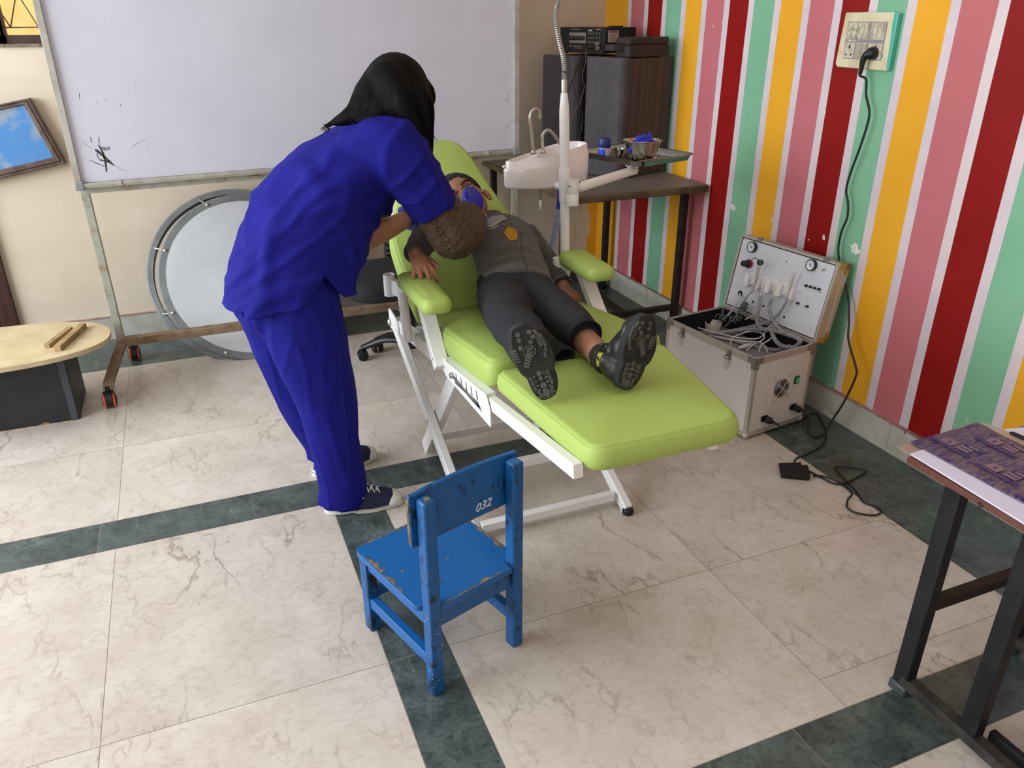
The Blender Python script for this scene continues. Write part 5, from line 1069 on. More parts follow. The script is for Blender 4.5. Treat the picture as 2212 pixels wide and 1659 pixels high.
CB = mat('purple_carbon_paper', '#6a5766', .38, col2='#33235f', vscale=210, vlo=.47, vhi=.58, detail=4, stretch=(.22, 1, 1), spec=.5, bump=.4, bscale=120)
k0, k1 = atz(1966, 955, PZ+.008), atz(2110, 915, PZ+.008); ex = (k1-k0).normalized(); ey = Vector((ex.y, -ex.x, 0)); ln_ = .36
cps = thing('carbon_paper', 'glossy purple printed carbon paper pack on the desk at right', 'carbon paper', (k0.x, k0.y, PZ+.0065)); wdt = (k1-k0).length
Mq = frame_of((k0.x, k0.y, PZ+.0065), ex, z=(0, 0, 1))     # y points away; pack runs to -y
b = B(); nx, ny = 20, 26; g_ = [[b.verts.new(Mq @ Vector((wdt*i/nx, -ln_*j/ny, .0022+.0012*noise.noise(Vector((i*.3, j*.3, 0)))+.002*math.exp(-((i-nx)**2+j*j)/9)))) for i in range(nx+1)] for j in range(ny+1)]
for j in range(ny):
    for i in range(nx): b.faces.new([g_[j][i], g_[j][i+1], g_[j+1][i+1], g_[j+1][i]])
obj('printed_sheet', b, CB, cps, solid=.001)
NAV = mat('violet_print', '#2a1a66', .4); PALE = mat('pale_lilac_print', '#7d6577', .4)
DOVE = [(-.5, .1), (-.1, .5), (.0, .15), (.5, .3), (.15, -.1), (.1, -.5), (-.1, -.15)]
def logo(u, v, sc=1.0):
    Mz = Mq @ Matrix.Translation((u, v, .0048)) @ Matrix.Rotation(R(90), 4, 'Z')    # text reads along -y
    def rc(a0, a1, b0, b1, z=0): return [Mz @ Vector(p) for p in ((a0*sc, b0*sc, z), (a1*sc, b0*sc, z), (a1*sc, b1*sc, z), (a0*sc, b1*sc, z))]
    b = B(); poly(b, rc(-.050, .050, .012, .024)); poly(b, rc(-.052, -.004, -.034, -.020)); obj('print_band', b, NAV, cps, smooth=False)
    b = B(); poly(b, rc(-.035, -.004, -.018, .006)); poly(b, rc(.004, .034, -.020, .010)); poly(b, rc(-.040, -.014, -.031, -.023, .0002)); obj('print_patch', b, PALE, cps, smooth=False)
    text('print_word', 'SAPPHIRE', .0135*sc, Mz @ Matrix.Translation((0, .0178*sc, .0004)), mat('band_lettering', '#6d5670', .4), cps, depth=.0001)
    text('print_word', 'Kores', .0115*sc, Mz @ Matrix.Translation((-.0195*sc, -.006*sc, .0004)), NAV, cps, depth=.0001)
    b = B(); poly(b, [Mz @ Vector((.019*sc+.012*sc*x, -.005*sc+.016*sc*y, .0004)) for x, y in DOVE]); obj('print_emblem', b, NAV, cps, smooth=False)
for u, v in ((.075, -.058), (.170, -.100), (.065, -.180), (.215, -.215), (.145, -.25), (.03, -.30)): logo(u, v)
sheet('plastic_folder', [(k1.x+.003, k1.y+.01), (k1.x+.03, k1.y), (1.80, .62), (1.70, .60), (k1.x+.003, .75)], PZ, PZ+.004, mat('glossy_beige_film', '#a79a92', .15, spec=.8), 'glossy beige plastic folder beyond the carbon paper on the desk', 'folder')
sheet('white_paper', [(k1.x+.032, 1.085), (1.855, 1.05), (1.855, .5), (1.80, .5), (1.80, .62)], PZ, PZ+.002, mat('white_paper', '#d9d5ec', .5), 'white sheet under the black pen at the far edge of desk', 'paper')
A_, C_ = atz(2182, 934, PZ+.007), atz(2225, 953, PZ+.007); b = B(); P_ = [A_, A_.lerp(C_, .12), A_.lerp(C_, .14), C_.lerp(A_, -1.2)]; tube(b, P_, [.0025, .0045, .005, .005], 12); tag(obj('ballpoint_pen', b, BLACK), 'black ballpoint pen lying on the white sheet at far right', 'pen')
# ------------------------------------------------------------------ people
from mathutils.bvhtree import BVHTree
def W_(px, py, y): return aty(px, py, y)
def bvh(o, parent=None):
    me = o.data; M = world_of(o); return BVHTree.FromPolygons([M @ v.co for v in me.vertices], [tuple(p.vertices) for p in me.polygons])
def drop(tree, px, py):
    h = tree.ray_cast(Vector((0, 0, CH)), ray(px, py).normalized()); return (h[0], h[1]) if h[0] is not None else (None, None)
def patch(tree, outline, nm, m, parent, off=.0018, rings=5):
    """cloth patch lying on a garment; outline in photo pixels"""
    c = Vector((sum(p[0] for p in outline)/len(outline), sum(p[1] for p in outline)/len(outline))); b = B(); prev = None; n = len(outline)
    for j in range(rings+1):
        s = j/rings; row = []
        for p in outline:
            q = c.lerp(Vector(p), s) ; h, nn = drop(tree, q.x, q.y)
            if h is None: return None
            if nn.dot(ray(q.x, q.y)) > 0: nn = -nn
            row.append(b.verts.new(h+nn*off))
        if prev and j > 0:
            for k in range(n): b.faces.new([prev[k], prev[(k+1) % n], row[(k+1) % n], row[k]])
        prev = row
    bmesh.ops.remove_doubles(b, verts=b.verts, dist=1e-6); bmesh.ops.dissolve_degenerate(b, dist=1e-6, edges=b.edges)
    return obj(nm, b, m, parent, solid=.0012)
def seamline(tree, pts, r, nm, m, parent):
    P_ = []
    for q in smoothpath([(p[0], p[1], 0) for p in pts], 5):
        h, nn = drop(tree, q.x, q.y)
        if h is not None: P_.append(h)
    b = B(); tube(b, P_, r, 5); return obj(nm, b, m, parent)
def hand(b, wrist, d, back, sc=1.0, curl=(.3, .35, .4, .45), spread=.12, thumb=1, thumbdir=None, wr=.024):
    """wrist, finger direction, back-of-hand normal; thumb=+1/-1 side"""
    d = Vector(d).normalized(); z = Vector(back); z = (z-d*z.dot(d)).normalized(); y = z.cross(d)*thumb; w = Vector(wrist)
    M3 = lambda a, c, e: w+(d*a+y*c+z*e)*sc
    limb(b, [M3(-.01, 0, 0), M3(.02, 0, 0), M3(.05, .002, .001), M3(.078, .002, 0)], [(wr*sc*1.15, wr*sc*.8), (.032*sc, .017*sc), (.038*sc, .016*sc), (.037*sc, .012*sc)], 16, side=y)
    for k, (yo, L, r) in enumerate(((.028, .072, .0088), (.010, .080, .0092), (-.009, .074, .0088), (-.026, .058, .0078))):
        p = M3(.078-.004*abs(k-1), yo, -.001); a = 0; sp = (yo/.03)*spread; pts = [M3(.06, yo*.9, -.001), p]
        for j, f in enumerate((.44, .30, .26)):
            a += curl[k]*(.9 if j == 0 else 1.1); dd = (d*math.cos(a)*math.cos(sp)+y*math.sin(sp)-z*math.sin(a)).normalized(); p = p+dd*L*f*sc; pts.append(p)
        limb(b, pts, [r*sc*1.22, r*sc*1.2, r*sc*1.12, r*sc*1.04, r*sc*.9], 10)
    td = (d*.62+y*.75-z*.3).normalized() if thumbdir is None else Vector(thumbdir).normalized()
    p0 = M3(.012, .020, -.004); p1 = p0+td*.036*sc; p2 = p1+(td*.8+d*.5).normalized()*.030*sc; p3 = p2+(td*.6+d*.7).normalized()*.022*sc
    limb(b, [p0, p1, p2, p3], [.014*sc, .0125*sc, .0105*sc, .0085*sc], 10)
def sneaker(M, L, W, parent, up_m, sole_m, cap_m=None, lace_m=None, boots=False, tongue=True):
    """M: x heel->toe, y lateral, z up from the sole"""
    def outl(k=40, s=1.0):
        o = []
        for i in range(k):
            t = 2*math.pi*i/k; c, sn = math.cos(t), math.sin(t); x = (c*.5+.5)*L
            u = x/L; wd = ((.43 if boots else .40)+.16*math.sin(math.pi*min(1, u*1.05))**2*(1 if u > .4 else .3)-.09*math.exp(-((u-.42)/.15)**2))*W
            e = abs(sn)**(.60 if boots else .72)*(1 if sn > 0 else -1); o.append((x*s+(1-s)*L/2, e*wd*1.0*s+.006*math.sin(u*3.2)))
        return o
    th = .027 if not boots else .022
    o = outl(); b = B(); prism(b, o, 0, th, M); so = obj('shoe_sole', b, sole_m, parent, bev=.003)
    b = B(); rings = []; hs = [(0, .97, 1), (.012, .96, 1), (.024, .90, 1), (.034, .80, .98), (.042, .66, .95)]
    # loft sections along x
    secs = []; ns = 18
    for i in range(ns+1):
        u = i/ns; x = L*(.025+.95*u); hh = .075 if u < .35 else (.075-(u-.35)/.4*.035 if u < .75 else .040-(u-.75)/.25*.016)
        if boots: hh *= .98
        wd = W*.5*(1-abs(2*u-1)**5)**.4*(.80+.20*math.sin(math.pi*min(1, u*.95))**2); row = []
        for k in range(17):
            a = math.pi*k/16; row.append(b.verts.new(M @ Vector((x, wd*math.cos(a)*(1-.22*math.sin(a)*(u < .4)), th-.004+hh*math.sin(a)**.8*math.sin(min(1, (1.02-abs(2*u-1)**6))*math.pi/2)))))
        secs.append(row)
    for A2, C2 in zip(secs, secs[1:]):
        for k in range(16): b.faces.new([A2[k], A2[k+1], C2[k+1], C2[k]])
    b.faces.new(secs[0]); b.faces.new(secs[-1][::-1])
    if boots:
        b.free(); b = B(); m3_ = M.to_3x3()
        ell(b, M @ Vector((L*.22, 0, .045)), (L*.19, W*.36, .042), m3_); ell(b, M @ Vector((L*.48, 0, .036)), (L*.27, W*.37, .034), m3_); ell(b, M @ Vector((L*.72, 0, .028)), (L*.24, W*.42, .026), m3_); limb(b, [M @ Vector((L*.24, 0, .05)), M @ Vector((L*.26, 0, .080)), M @ Vector((L*.27, 0, .092))], [(L*.17, W*.34), (L*.17, W*.34), (L*.175, W*.35)], 20, side=m3_ @ Vector((1, 0, 0)), round1=False)
        limb(b, [M @ Vector((L*.32, 0, .08)), M @ Vector((L*.50, 0, .062)), M @ Vector((L*.66, 0, .046))], [W*.22, W*.25, W*.24]); b = remeshed(b, .003, 5, .5, lambda p, n: .0012*noise.noise(p*60))
    up = obj('shoe_upper', b, up_m, parent)
    if cap_m:
        b = B(); ell(b, M @ Vector((L*.845, 0, th-.002)), (L*.150, W*.43, .027), M.to_3x3(), 20, 12); obj('toe_cap', b, cap_m, parent)
        b = B(); o2 = outl(); tube(b, [M @ Vector((x, y*1.012, th*.72)) for x, y in o2], .0012, 5, closed=True); obj('foxing_line', b, mat('navy_line', '#16182c', .5), so)
    if lace_m:
        b = B()
        for k in range(5):
            x = L*(.40+.070*k); zz_ = th+.072-.0075*k; s = W*.20
            wire(b, [M @ Vector((x-.008, -s*1.25, zz_-.014)), M @ Vector((x, 0, zz_+.003)), M @ Vector((x+.010, s*1.25, zz_-.014))], .0034, 4, 6); wire(b, [M @ Vector((x-.008, s*1.25, zz_-.014)), M @ Vector((x, 0, zz_+.004)), M @ Vector((x+.010, -s*1.25, zz_-.014))], .0024, 4, 6)
        for s in (1, -1):
            P_ = [M @ Vector((L*.36, 0, th+.078)), M @ Vector((L*.34, s*.02, th+.085)), M @ Vector((L*.40, s*.036, th+.070)), M @ Vector((L*.42, s*.02, th+.068)), M @ Vector((L*.37, 0, th+.078))]; wire(b, P_, .0022, 6, 6)
            wire(b, [M @ Vector((L*.37, 0, th+.078)), M @ Vector((L*.45, s*.032, th+.060)), M @ Vector((L*.50, s*.045, th+.036))], .0022, 6, 6)
        obj('shoe_laces', b, lace_m, parent)
        b = B()
        for k in range(4): 
            for s in (1, -1): lathe(b, M @ Vector((L*(.40+.075*k), s*W*.30, th+.058-.009*k)), M.to_3x3() @ Vector((0, s, .8)), [(.003, 0), (.003, .002)], 8)
        obj('eyelet', b, lace_m, parent)
    return so
# ---- woman
wo = thing('person', 'person in royal blue scrubs with long black hair bending over the green chair', 'person', (.32, 2.38, 0))
b = B()
limb(b, [aty(610, 640, 2.38), aty(640, 560, 2.38), aty(670, 470, 2.38), aty(730, 395, 2.38), aty(795, 325, 2.38)], [(.14, .10), (.13, .10), (.12, .09), (.14, .095), (.15, .08)], 20, side=(0, 1, 0))
limb(b, [aty(795, 325, 2.38), aty(835, 285, 2.38), aty(860, 240, 2.38)], [.06, .05, .055], 14)
ell(b, aty(868, 198, 2.38), (.078, .075, .10)); ell(b, aty(888, 228, 2.38), (.06, .055, .06)); limb(b, [aty(905, 215, 2.38), aty(915, 232, 2.38)], [.012, .014])
for s in (1, -1): ell(b, aty(864, 212, 2.38)+Vector((0, s*.076, 0)), (.018, .01, .03))
shR, elR, wrR = aty(860, 335, 2.25), Vector((.775, 2.285, .865)), aty(1012, 462, 2.535)
limb(b, [shR, aty(930, 425, 2.26), elR], [.05, .045, .042]); limb(b, [elR, elR.lerp(wrR, .5), wrR], [.042, .036, .026])
shL, elL, wrL = aty(840, 330, 2.52), aty(785, 520, 2.53), aty(884, 470, 2.60)
limb(b, [shL, aty(800, 430, 2.55), elL], [.05, .045, .040]); limb(b, [elL, elL.lerp(wrL, .5), wrL, wrL+(wrL-elL).normalized()*.03], [.040, .037, .028, .027])
ankN, ankF = Vector((.315, 2.245, .09)), Vector((.32, 2.515, .09))
limb(b, [aty(630, 640, 2.29), aty(700, 850, 2.26), ankN, Vector((.33, 2.243, .04))], [.09, .055, .037, .035]); limb(b, [aty(605, 640, 2.47), aty(650, 850, 2.50), ankF, Vector((.33, 2.515, .04))], [.09, .055, .037, .035])
b = remeshed(b, .007, 4); obj('body', b, SKINW, wo)
# trousers
def creases(amp, sc, seed=0, st=(1, 1, 1)):
    def f(p, n):
        q = Vector((p.x*st[0], p.y*st[1], p.z*st[2])); a = noise.noise(q*sc+Vector((seed, seed, 0))); c = noise.noise(q*sc*2.3+Vector((0, seed, seed)))
        return amp*(a*.8+math.exp(-(c/.12)**2)*.7-.2)
    return f
b = B()
limb(b, [aty(632, 600, 2.36), aty(632, 650, 2.36)], [(.155, .14), (.15, .135)], 24, side=(0, 1, 0))
limb(b, [aty(640, 640, 2.29), aty(668, 745, 2.275), aty(702, 850, 2.262), aty(722, 950, 2.255), Vector((.318, 2.250, .10)), Vector((.312, 2.252, .030))], [(.105, .125), (.098, .118), (.085, .098), (.072, .080), (.066, .080), (.064, .084)], 24, side=(0, 1, 0), round1=False)
limb(b, [aty(590, 640, 2.46), aty(618, 740, 2.475), aty(655, 850, 2.49), aty(705, 950, 2.51), Vector((.315, 2.515, .062))], [(.105, .12), (.098, .108), (.085, .092), (.072, .080), (.064, .078)], 24, side=(0, 1, 0), round1=False)
ell(b, aty(572, 640, 2.37), (.10, .145, .13))
b = remeshed(b, .0075, 5, .5, creases(.0055, 6, 3, (1.2, 1.2, .28))); TR = obj('scrub_trousers', b, SCRUB, wo)
tt = bvh(TR); seamline(tt, [(742, 700), (735, 800), (745, 900), (752, 990), (755, 1060)], .0016, 'trouser_seam', mat('scrub_seam', '#12126a', .8), TR)
# tunic
b = B()
limb(b, [aty(622, 700, 2.37), aty(630, 640, 2.37), aty(637, 570, 2.375), aty(668, 480, 2.38), aty(722, 398, 2.38), aty(778, 338, 2.38), aty(822, 305, 2.38)], [(.200, .205), (.198, .198), (.185, .185), (.178, .168), (.182, .142), (.180, .098), (.11, .06)], 28, side=(0, 1, 0), round0=False)
limb(b, [aty(765, 395, 2.38), aty(735, 460, 2.37), aty(712, 530, 2.37)], [(.14, .115), (.14, .112), (.14, .112)], 22, side=(0, 1, 0))
cuR = aty(939, 449, 2.262)
limb(b, [aty(800, 325, 2.30), aty(855, 335, 2.25), aty(900, 392, 2.25), cuR], [(.10, .09), (.092, .095), (.080, .082), (.075, .078)], 22, round1=False)
limb(b, [aty(800, 330, 2.48), aty(835, 335, 2.52), aty(812, 410, 2.55), aty(800, 455, 2.55)], [(.09, .09), (.085, .09), (.075, .08), (.07, .075)], 20, round1=False)
def tdisp(p, n):
    a1 = noise.noise(Vector((p.x*4.2+p.z*3.0, p.y*3, p.z*2.0-p.x*1.6))); a2 = noise.noise(Vector((p.x*8-p.z*7, p.y*6, p.z*5+3))); a3 = noise.noise(Vector((p.x*5, p.y*9+p.z*6, p.z*3+9)))
    return .012*math.exp(-(a1/.10)**2)+.007*math.exp(-(a2/.12)**2)+.006*math.exp(-(a3/.10)**2)-.006+.006*noise.noise(p*4)
b = remeshed(b, .0075, 6, .5, tdisp)
hc_ = aty(625, 640, 2.37)
def hemz(p):
    a = math.atan2(p.y-hc_.y, p.x-hc_.x)      # 0 = front (+x), -90 = near side
    z = .735+.018*math.cos(a)
    d = abs(a+R(63))
    if d < R(19): z += .080*(1-d/R(19))
    return z-.012*math.cos(2*a)+(.02 if abs(a) > 2.4 else 0)
dele = []
for v in b.verts:
    if v.co.x < .62 and v.co.z < 1.0: v.tag = v.co.z < hemz(v.co)
bad = [f for f in b.faces if all(v.tag for v in f.verts)]
bmesh.ops.delete(b, geom=bad, context='FACES')
for v in b.verts:
    if v.tag: v.co.z = hemz(v.co)
TU = obj('scrub_tunic', b, SCRUB, wo, solid=.003)
tt = bvh(TU); SM = mat('scrub_seam', '#12126a', .8)
seamline(tt, [(851, 302), (838, 330), (828, 355), (824, 385), (838, 420)], .0016, 'sleeve_seam', SM, TU)
seamline(tt, [(742, 322), (775, 345), (800, 375), (815, 400)], .0014, 'yoke_seam', SM, TU)
seamline(tt, [(905, 455), (935, 444), (966, 422)], .0012, 'cuff_seam', SM, TU)
# brown knitted sleeve below the tunic cuff
b = B(); dd = (elR-cuR).normalized()
limb(b, [aty(925, 430, 2.262), cuR.lerp(elR, .35), aty(980, 505, 2.285)+Vector((0, 0, 0)), aty(1003, 495, 2.36), aty(1008, 478, 2.44), aty(1012, 466, 2.51)], [(.058, .062), (.070, .074), (.078, .078), (.070, .068), (.056, .056), (.046, .046)], 24, round0=False, round1=False)
b = remeshed(b, .004, 4, .5, lambda p, n: .0035*(1-abs(noise.noise(Vector((p.x*16+p.z*6, p.y*10, p.z*9-p.x*9)))*2.8))+.0012*math.sin((p.x*.8-p.z*.6+p.y*.3)*260))
SL = obj('knit_sleeve', b, BROWNK, wo)
tt = bvh(SL); b = B()
for (x0, y0), (x1, y1), n in (((925, 462), (972, 545), 12), ((937, 470), (982, 538), 11)):
    for k in range(n):
        s = k/(n-1); h, nn = drop(tt, x0+(x1-x0)*s+2*math.sin(k*2.1), y0+(y1-y0)*s)
        if h is not None: lathe(b, h+nn*.0002, nn, [(.0030, 0), (.0026, .0008)], 8)
for px, py in ((993, 450), (968, 437), (1030, 503), (1027, 513), (985, 450)):
    h, nn = drop(tt, px, py)
    if h is not None: lathe(b, h+nn*.0002, nn, [(.0028, 0), (.0024, .0008)], 8)
obj('openwork_hole', b, mat('dark_hole', '#120d0a', .9), SL)
# gloves
b = B(); dL = (wrL-elL).normalized(); limb(b, [wrL-dL*.012, wrL+dL*.012, wrL+dL*.03], [(.050, .046), (.045, .040), (.034, .028)], 20, round0=False); hand(b, wrL+dL*.03, dL+Vector((.2, .3, .0)), (0, -.4, .9), .95, (.5, .55, .6, .6), .1, -1)
b = remeshed(b, .0035, 2, .5, lambda p, n: .003*noise.noise(p*55)+.0022*(1-abs(noise.noise(Vector((p.x*70, p.y*20, p.z*20)))*2.5))); obj('glove', b, NITRILE, wo)
b = B(); wR = aty(1022, 462, 2.555); tgt = aty(1022, 405, 2.66); dR = (tgt-wR).normalized()
limb(b, [wR-dR*.02, wR], [.036, .032], 18, round0=False); hand(b, wR, dR, (.35, -.78, .5), .84, (.42, .40, .44, .50), .02, 1, wr=.03, thumbdir=dR*.9+_r*.35)
gx_ = (W_(1040, 458, 2.59)-W_(1008, 404, 2.62)).normalized(); ell(b, W_(1021, 431, 2.60), (.047, .036, .022), frame_of((0, 0, 0), gx_, z=-_f).to_3x3(), 24, 16)
b = remeshed(b, .003, 5, .5, lambda p, n: .0014*noise.noise(p*60)); GLV = obj('glove', b, NITRILE, wo)
# hair
def W_(px, py, y): return aty(px, py, y)
b = B()
ell(b, W_(856, 198, 2.385), (.098, .100, .108), seg=28, rings=18)
cur = [([(838, 175, 2.33), (868, 232, 2.285), (898, 288, 2.27), (926, 338, 2.275)], [.060, .050, .034, .010]),
       ([(882, 182, 2.36), (908, 228, 2.30), (918, 282, 2.28), (929, 336, 2.28)], [.052, .040, .028, .008]),
       ([(828, 178, 2.38), (800, 210, 2.34), (765, 246, 2.32), (718, 266, 2.32)], [.060, .052, .030, .010]),
       ([(840, 190, 2.36), (822, 235, 2.30), (800, 258, 2.275), (770, 260, 2.275)], [.055, .040, .022, .010]),
       ([(885, 178, 2.40), (918, 205, 2.40), (921, 232, 2.40)], [.050, .034, .018]), ([(850, 230, 2.29), (880, 265, 2.275), (900, 290, 2.27)], [.045, .035, .02]),
       ([(880, 180, 2.44), (905, 240, 2.46), (918, 300, 2.46)], [.055, .045, .012])]
for pts, rr in cur: limb(b, [W_(*p) for p in pts], rr, 16)
ROOT = W_(850, 120, 2.38)
b = remeshed(b, .006, 6, .5, lambda p, n: .0024*noise.noise(Vector((math.atan2(p.y-ROOT.y, p.x-ROOT.x)*9, p.z*3, 0))*2.2))
HR = obj('hair', b, HAIR, wo)
b = B(); rs = random.Random(3)
for k in range(230):
    ci_ = rs.choice([0, 0, 1, 1, 2, 2, 3, 5, 4]); pts, rr = cur[ci_]; a = rs.uniform(0, 6.28); q = rs.uniform(.8, 1.0)*(.8 if ci_ in (2, 3) else 1); P_ = []
    for i, p in enumerate(pts):
        s_ = rr[i]*q; P_.append(W_(*p)+_r*(s_*math.cos(a))+_u*(s_*math.sin(a)*.7)-_f*(s_*abs(math.sin(a*1.7))*.8))
    P_[0] = P_[0].lerp(W_(860, 200, 2.38), .35); dlt = (P_[-1]-P_[-2]); P_.append(P_[-1]+dlt*rs.uniform(.1, .45)+Vector((rs.uniform(-.012, .012), 0, rs.uniform(-.02, .005))))
    P_ = smoothpath(P_, 4); n = len(P_); tube(b, P_, [.0024*(1-.8*(i/n)) for i in range(n)], 4)
wisp = [[(925, 240, 2.3), (931, 280, 2.29), (940, 300, 2.29)], [(930, 265, 2.3), (935, 290, 2.3), (946, 306, 2.3)]]
for ws in wisp: tube(b, smoothpath([W_(*p) for p in ws], 5), .0007, 4)
obj('hair_strands', b, HAIR, HR)
# canvas shoes
NV = mat('navy_canvas', '#1d2442', .8, bump=.2, bscale=500); RB = mat('white_shoe_rubber', '#d8d5cc', .45); LC = mat('white_lace', '#dedbd6', .7)
h_, t_ = Vector((.250, 2.262, .001)), Vector((.508, 2.222, .001)); sneaker(frame_of(h_, t_-h_, z=(0, 0, 1)), .262, .098, wo, NV, RB, RB, LC)
h_, t_ = Vector((.250, 2.505, .001)), Vector((.492, 2.556, .001)); sneaker(frame_of(h_, t_-h_, z=(0, 0, 1)), .255, .098, wo, NV, RB, RB, LC)

# ---- boy
by = thing('person', 'boy in grey school jersey and dark trousers lying back on the green chair', 'person', (.95, 2.2, .66))
HCn = W_(1006, 438, 2.71)
hu = (-.62*_r+.70*_u+.20*_f).normalized(); hn = (0*_r+.10*_u-.98*_f); hn = (hn-hu*hn.dot(hu)).normalized(); hx = hn.cross(hu)
MH = Matrix((hx, hn, hu)).transposed().to_4x4(); MH = MH @ Matrix.Scale(1.07, 4); MH.translation = HCn; M3h = MH.to_3x3()
def hp_(x, y, z): return MH @ Vector((x, y, z))
b = B()
HS_ = 1.0
ell(b, hp_(0, -.012, .028), (.070, .086, .078), M3h, 28, 18); ell(b, hp_(0, .018, -.02), (.060, .062, .070), M3h, 24, 16); ell(b, hp_(0, .048, -.072), (.028, .026, .022), M3h, 16, 10)
limb(b, [hp_(0, .076, .004), hp_(0, .088, -.014), hp_(0, .094, -.026)], [.007, .0085, .0115], 12)
for s in (1, -1):
    limb(b, [hp_(s*.045, .066, .016), hp_(s*.028, .078, .020), hp_(s*.010, .078, .018)], [.0035, .0045, .0035], 10)   # brow ridge
    limb(b, [hp_(s*.070, -.004, -.008), hp_(s*.079, -.012, -.006), hp_(s*.080, -.014, -.026), hp_(s*.073, -.004, -.046), hp_(s*.066, .002, -.042)], [.005, .006, .006, .006, .0045], 10); ell(b, hp_(s*.071, -.004, -.026), (.006, .012, .020), M3h, 10, 8)
    ell(b, hp_(s*.034, .056, -.024), (.024, .022, .022), M3h, 14, 10)
limb(b, [hp_(-.020, .078, -.048), hp_(0, .086, -.047), hp_(.020, .078, -.048)], [.004, .0055, .004], 10); limb(b, [hp_(-.016, .076, -.057), hp_(0, .083, -.057), hp_(.016, .076, -.057)], [.004, .0055, .004], 10)
nk = Vector((1.01, 2.62, .785))
limb(b, [hp_(0, -.02, -.04), hp_(0, -.012, -.085), nk], [.042, .038, .044], 16)
limb(b, [nk, Vector((1.0, 2.50, .735)), Vector((.955, 2.30, .68))], [(.10, .05), (.11, .06), (.10, .06)], 16, side=(1, 0, 0))
sR, eR, wRb = Vector((.885, 2.62, .80)), Vector((.70, 2.475, .835)), Vector((.632, 2.335, .825))
sL, eL, wLb = Vector((1.125, 2.60, .765)), Vector((1.152, 2.47, .70)), Vector((1.158, 2.345, .648))
limb(b, [sR, sR.lerp(eR, .5), eR], [.036, .033, .03]); limb(b, [eR, eR.lerp(wRb, .5), wRb], [.03, .028, .022]); limb(b, [sL, eL, wLb], [.036, .030, .022])
hand(b, wRb, Vector((.0, -.85, -.30)), (0, -.30, .95), .84, (.42, .40, .42, .46), .34, 1, thumbdir=(.62, -.70, -.30))
# loose fist on the seat
fd_ = (W_(1243, 642, 2.285)-wLb).normalized(); hand(b, wLb, fd_, (.35, -.25, .9), .84, (1.5, 1.5, 1.45, 1.45), .03, -1, thumbdir=fd_*.9+Vector((-.35, 0, -.2))); ell(b, wLb+fd_*.055+Vector((0, 0, -.010)), (.022, .022, .016))
SF = {}
for nm, Hh, Tt, roll in (('near', atz(1187, 862, .706), W_(1121, 711, atz(1187, 862, .706).y+.035), 0), ('far', atz(1349, 843, .708), W_(1402, 688, atz(1349, 843, .708).y+.02), 1)):
    ax_ = (Tt-Hh); Lh = ax_.length; n_ = (_f*.95+_u*.10) if not roll else (_f*.78-_r*.62+_u*.05); M = frame_of(Hh, ax_, z=n_-ax_*n_.dot(ax_)/ax_.length_squared)
    SF[nm] = (M, Lh)
kR, kL = Vector((.79, 1.93, .715)), Vector((.945, 1.90, .705)); aR, aL = [SF[k][0] @ Vector((SF[k][1]*.27, 0, .088)) for k in ('near', 'far')]; fR, fL = [SF[k][0] @ Vector((SF[k][1]*.27, 0, .062)) for k in ('near', 'far')]
limb(b, [Vector((.885, 2.27, .67)), kR, Vector((.765, 1.76, .72)), aR, fR], [.065, .045, .038, .027, .016]); limb(b, [Vector((.975, 2.27, .67)), kL, W_(1270, 742, 1.745), aL, fL], [.058, .045, .036, .027, .016])
b = remeshed(b, .0034, 3, .5); BODY = obj('body', b, SKIN, by)
# eyes, brows, lips
for s in (1, -1):
    b = B(); ell(b, hp_(s*.029, .0735, -.0005), (.0115, .0062, .0042), M3h, 14, 10); e_ = obj('eye', b, mat('eye_white', '#b8ada6', .3), by)
    b = B(); ell(b, hp_(s*.029, .0785, -.0005), (.0046, .0020, .0038), M3h, 12, 8); obj('iris', b, mat('dark_iris', '#150c08', .2), e_)
    b = B(); limb(b, [hp_(s*.042, .0715, .0055), hp_(s*.029, .0795, .0062), hp_(s*.016, .0765, .003)], [.0010, .0026, .0010], 8); limb(b, [hp_(s*.041, .071, -.004), hp_(s*.029, .0775, -.0058), hp_(s*.017, .0755, -.003)], [.0008, .0016, .0008], 8); obj('eyelid', b, mat('lash_line', '#2b1a12', .6), e_)
    b = B(); limb(b, [hp_(s*.050, .064, .019), hp_(s*.036, .0775, .026), hp_(s*.014, .0845, .021)], [(.001, .0018), (.0022, .0042), (.0014, .0034)], 10); obj('eyebrow', b, mat('brow_hair', '#1d130e', .8, bump=.4, bscale=300), by)
# hair: cap over the crown
b = B(); ell(b, hp_(0, -.022, .036), (.0775, .088, .088), M3h, 32, 20)
b = remeshed(b, .003, 1, .5, lambda p, n: .0022*noise.noise(p*90))
rem = []
for v in b.verts:
    l = MH.inverted() @ v.co; front = l.y > (.058-.20*abs(l.x)+.012*noise.noise(v.co*60)) and l.z < .078; ear = abs(l.x) > .05 and l.z < .012 and l.y > -.035; low = l.z < -.035
    v.tag = (front and l.z < .070-.0*abs(l.x)) or ear or low
bmesh.ops.delete(b, geom=[f for f in b.faces if all(v.tag for v in f.verts)], context='FACES')
obj('hair', b, mat('short_dark_hair', '#0b0706', .7, bump=.7, bscale=220), by, solid=.004)
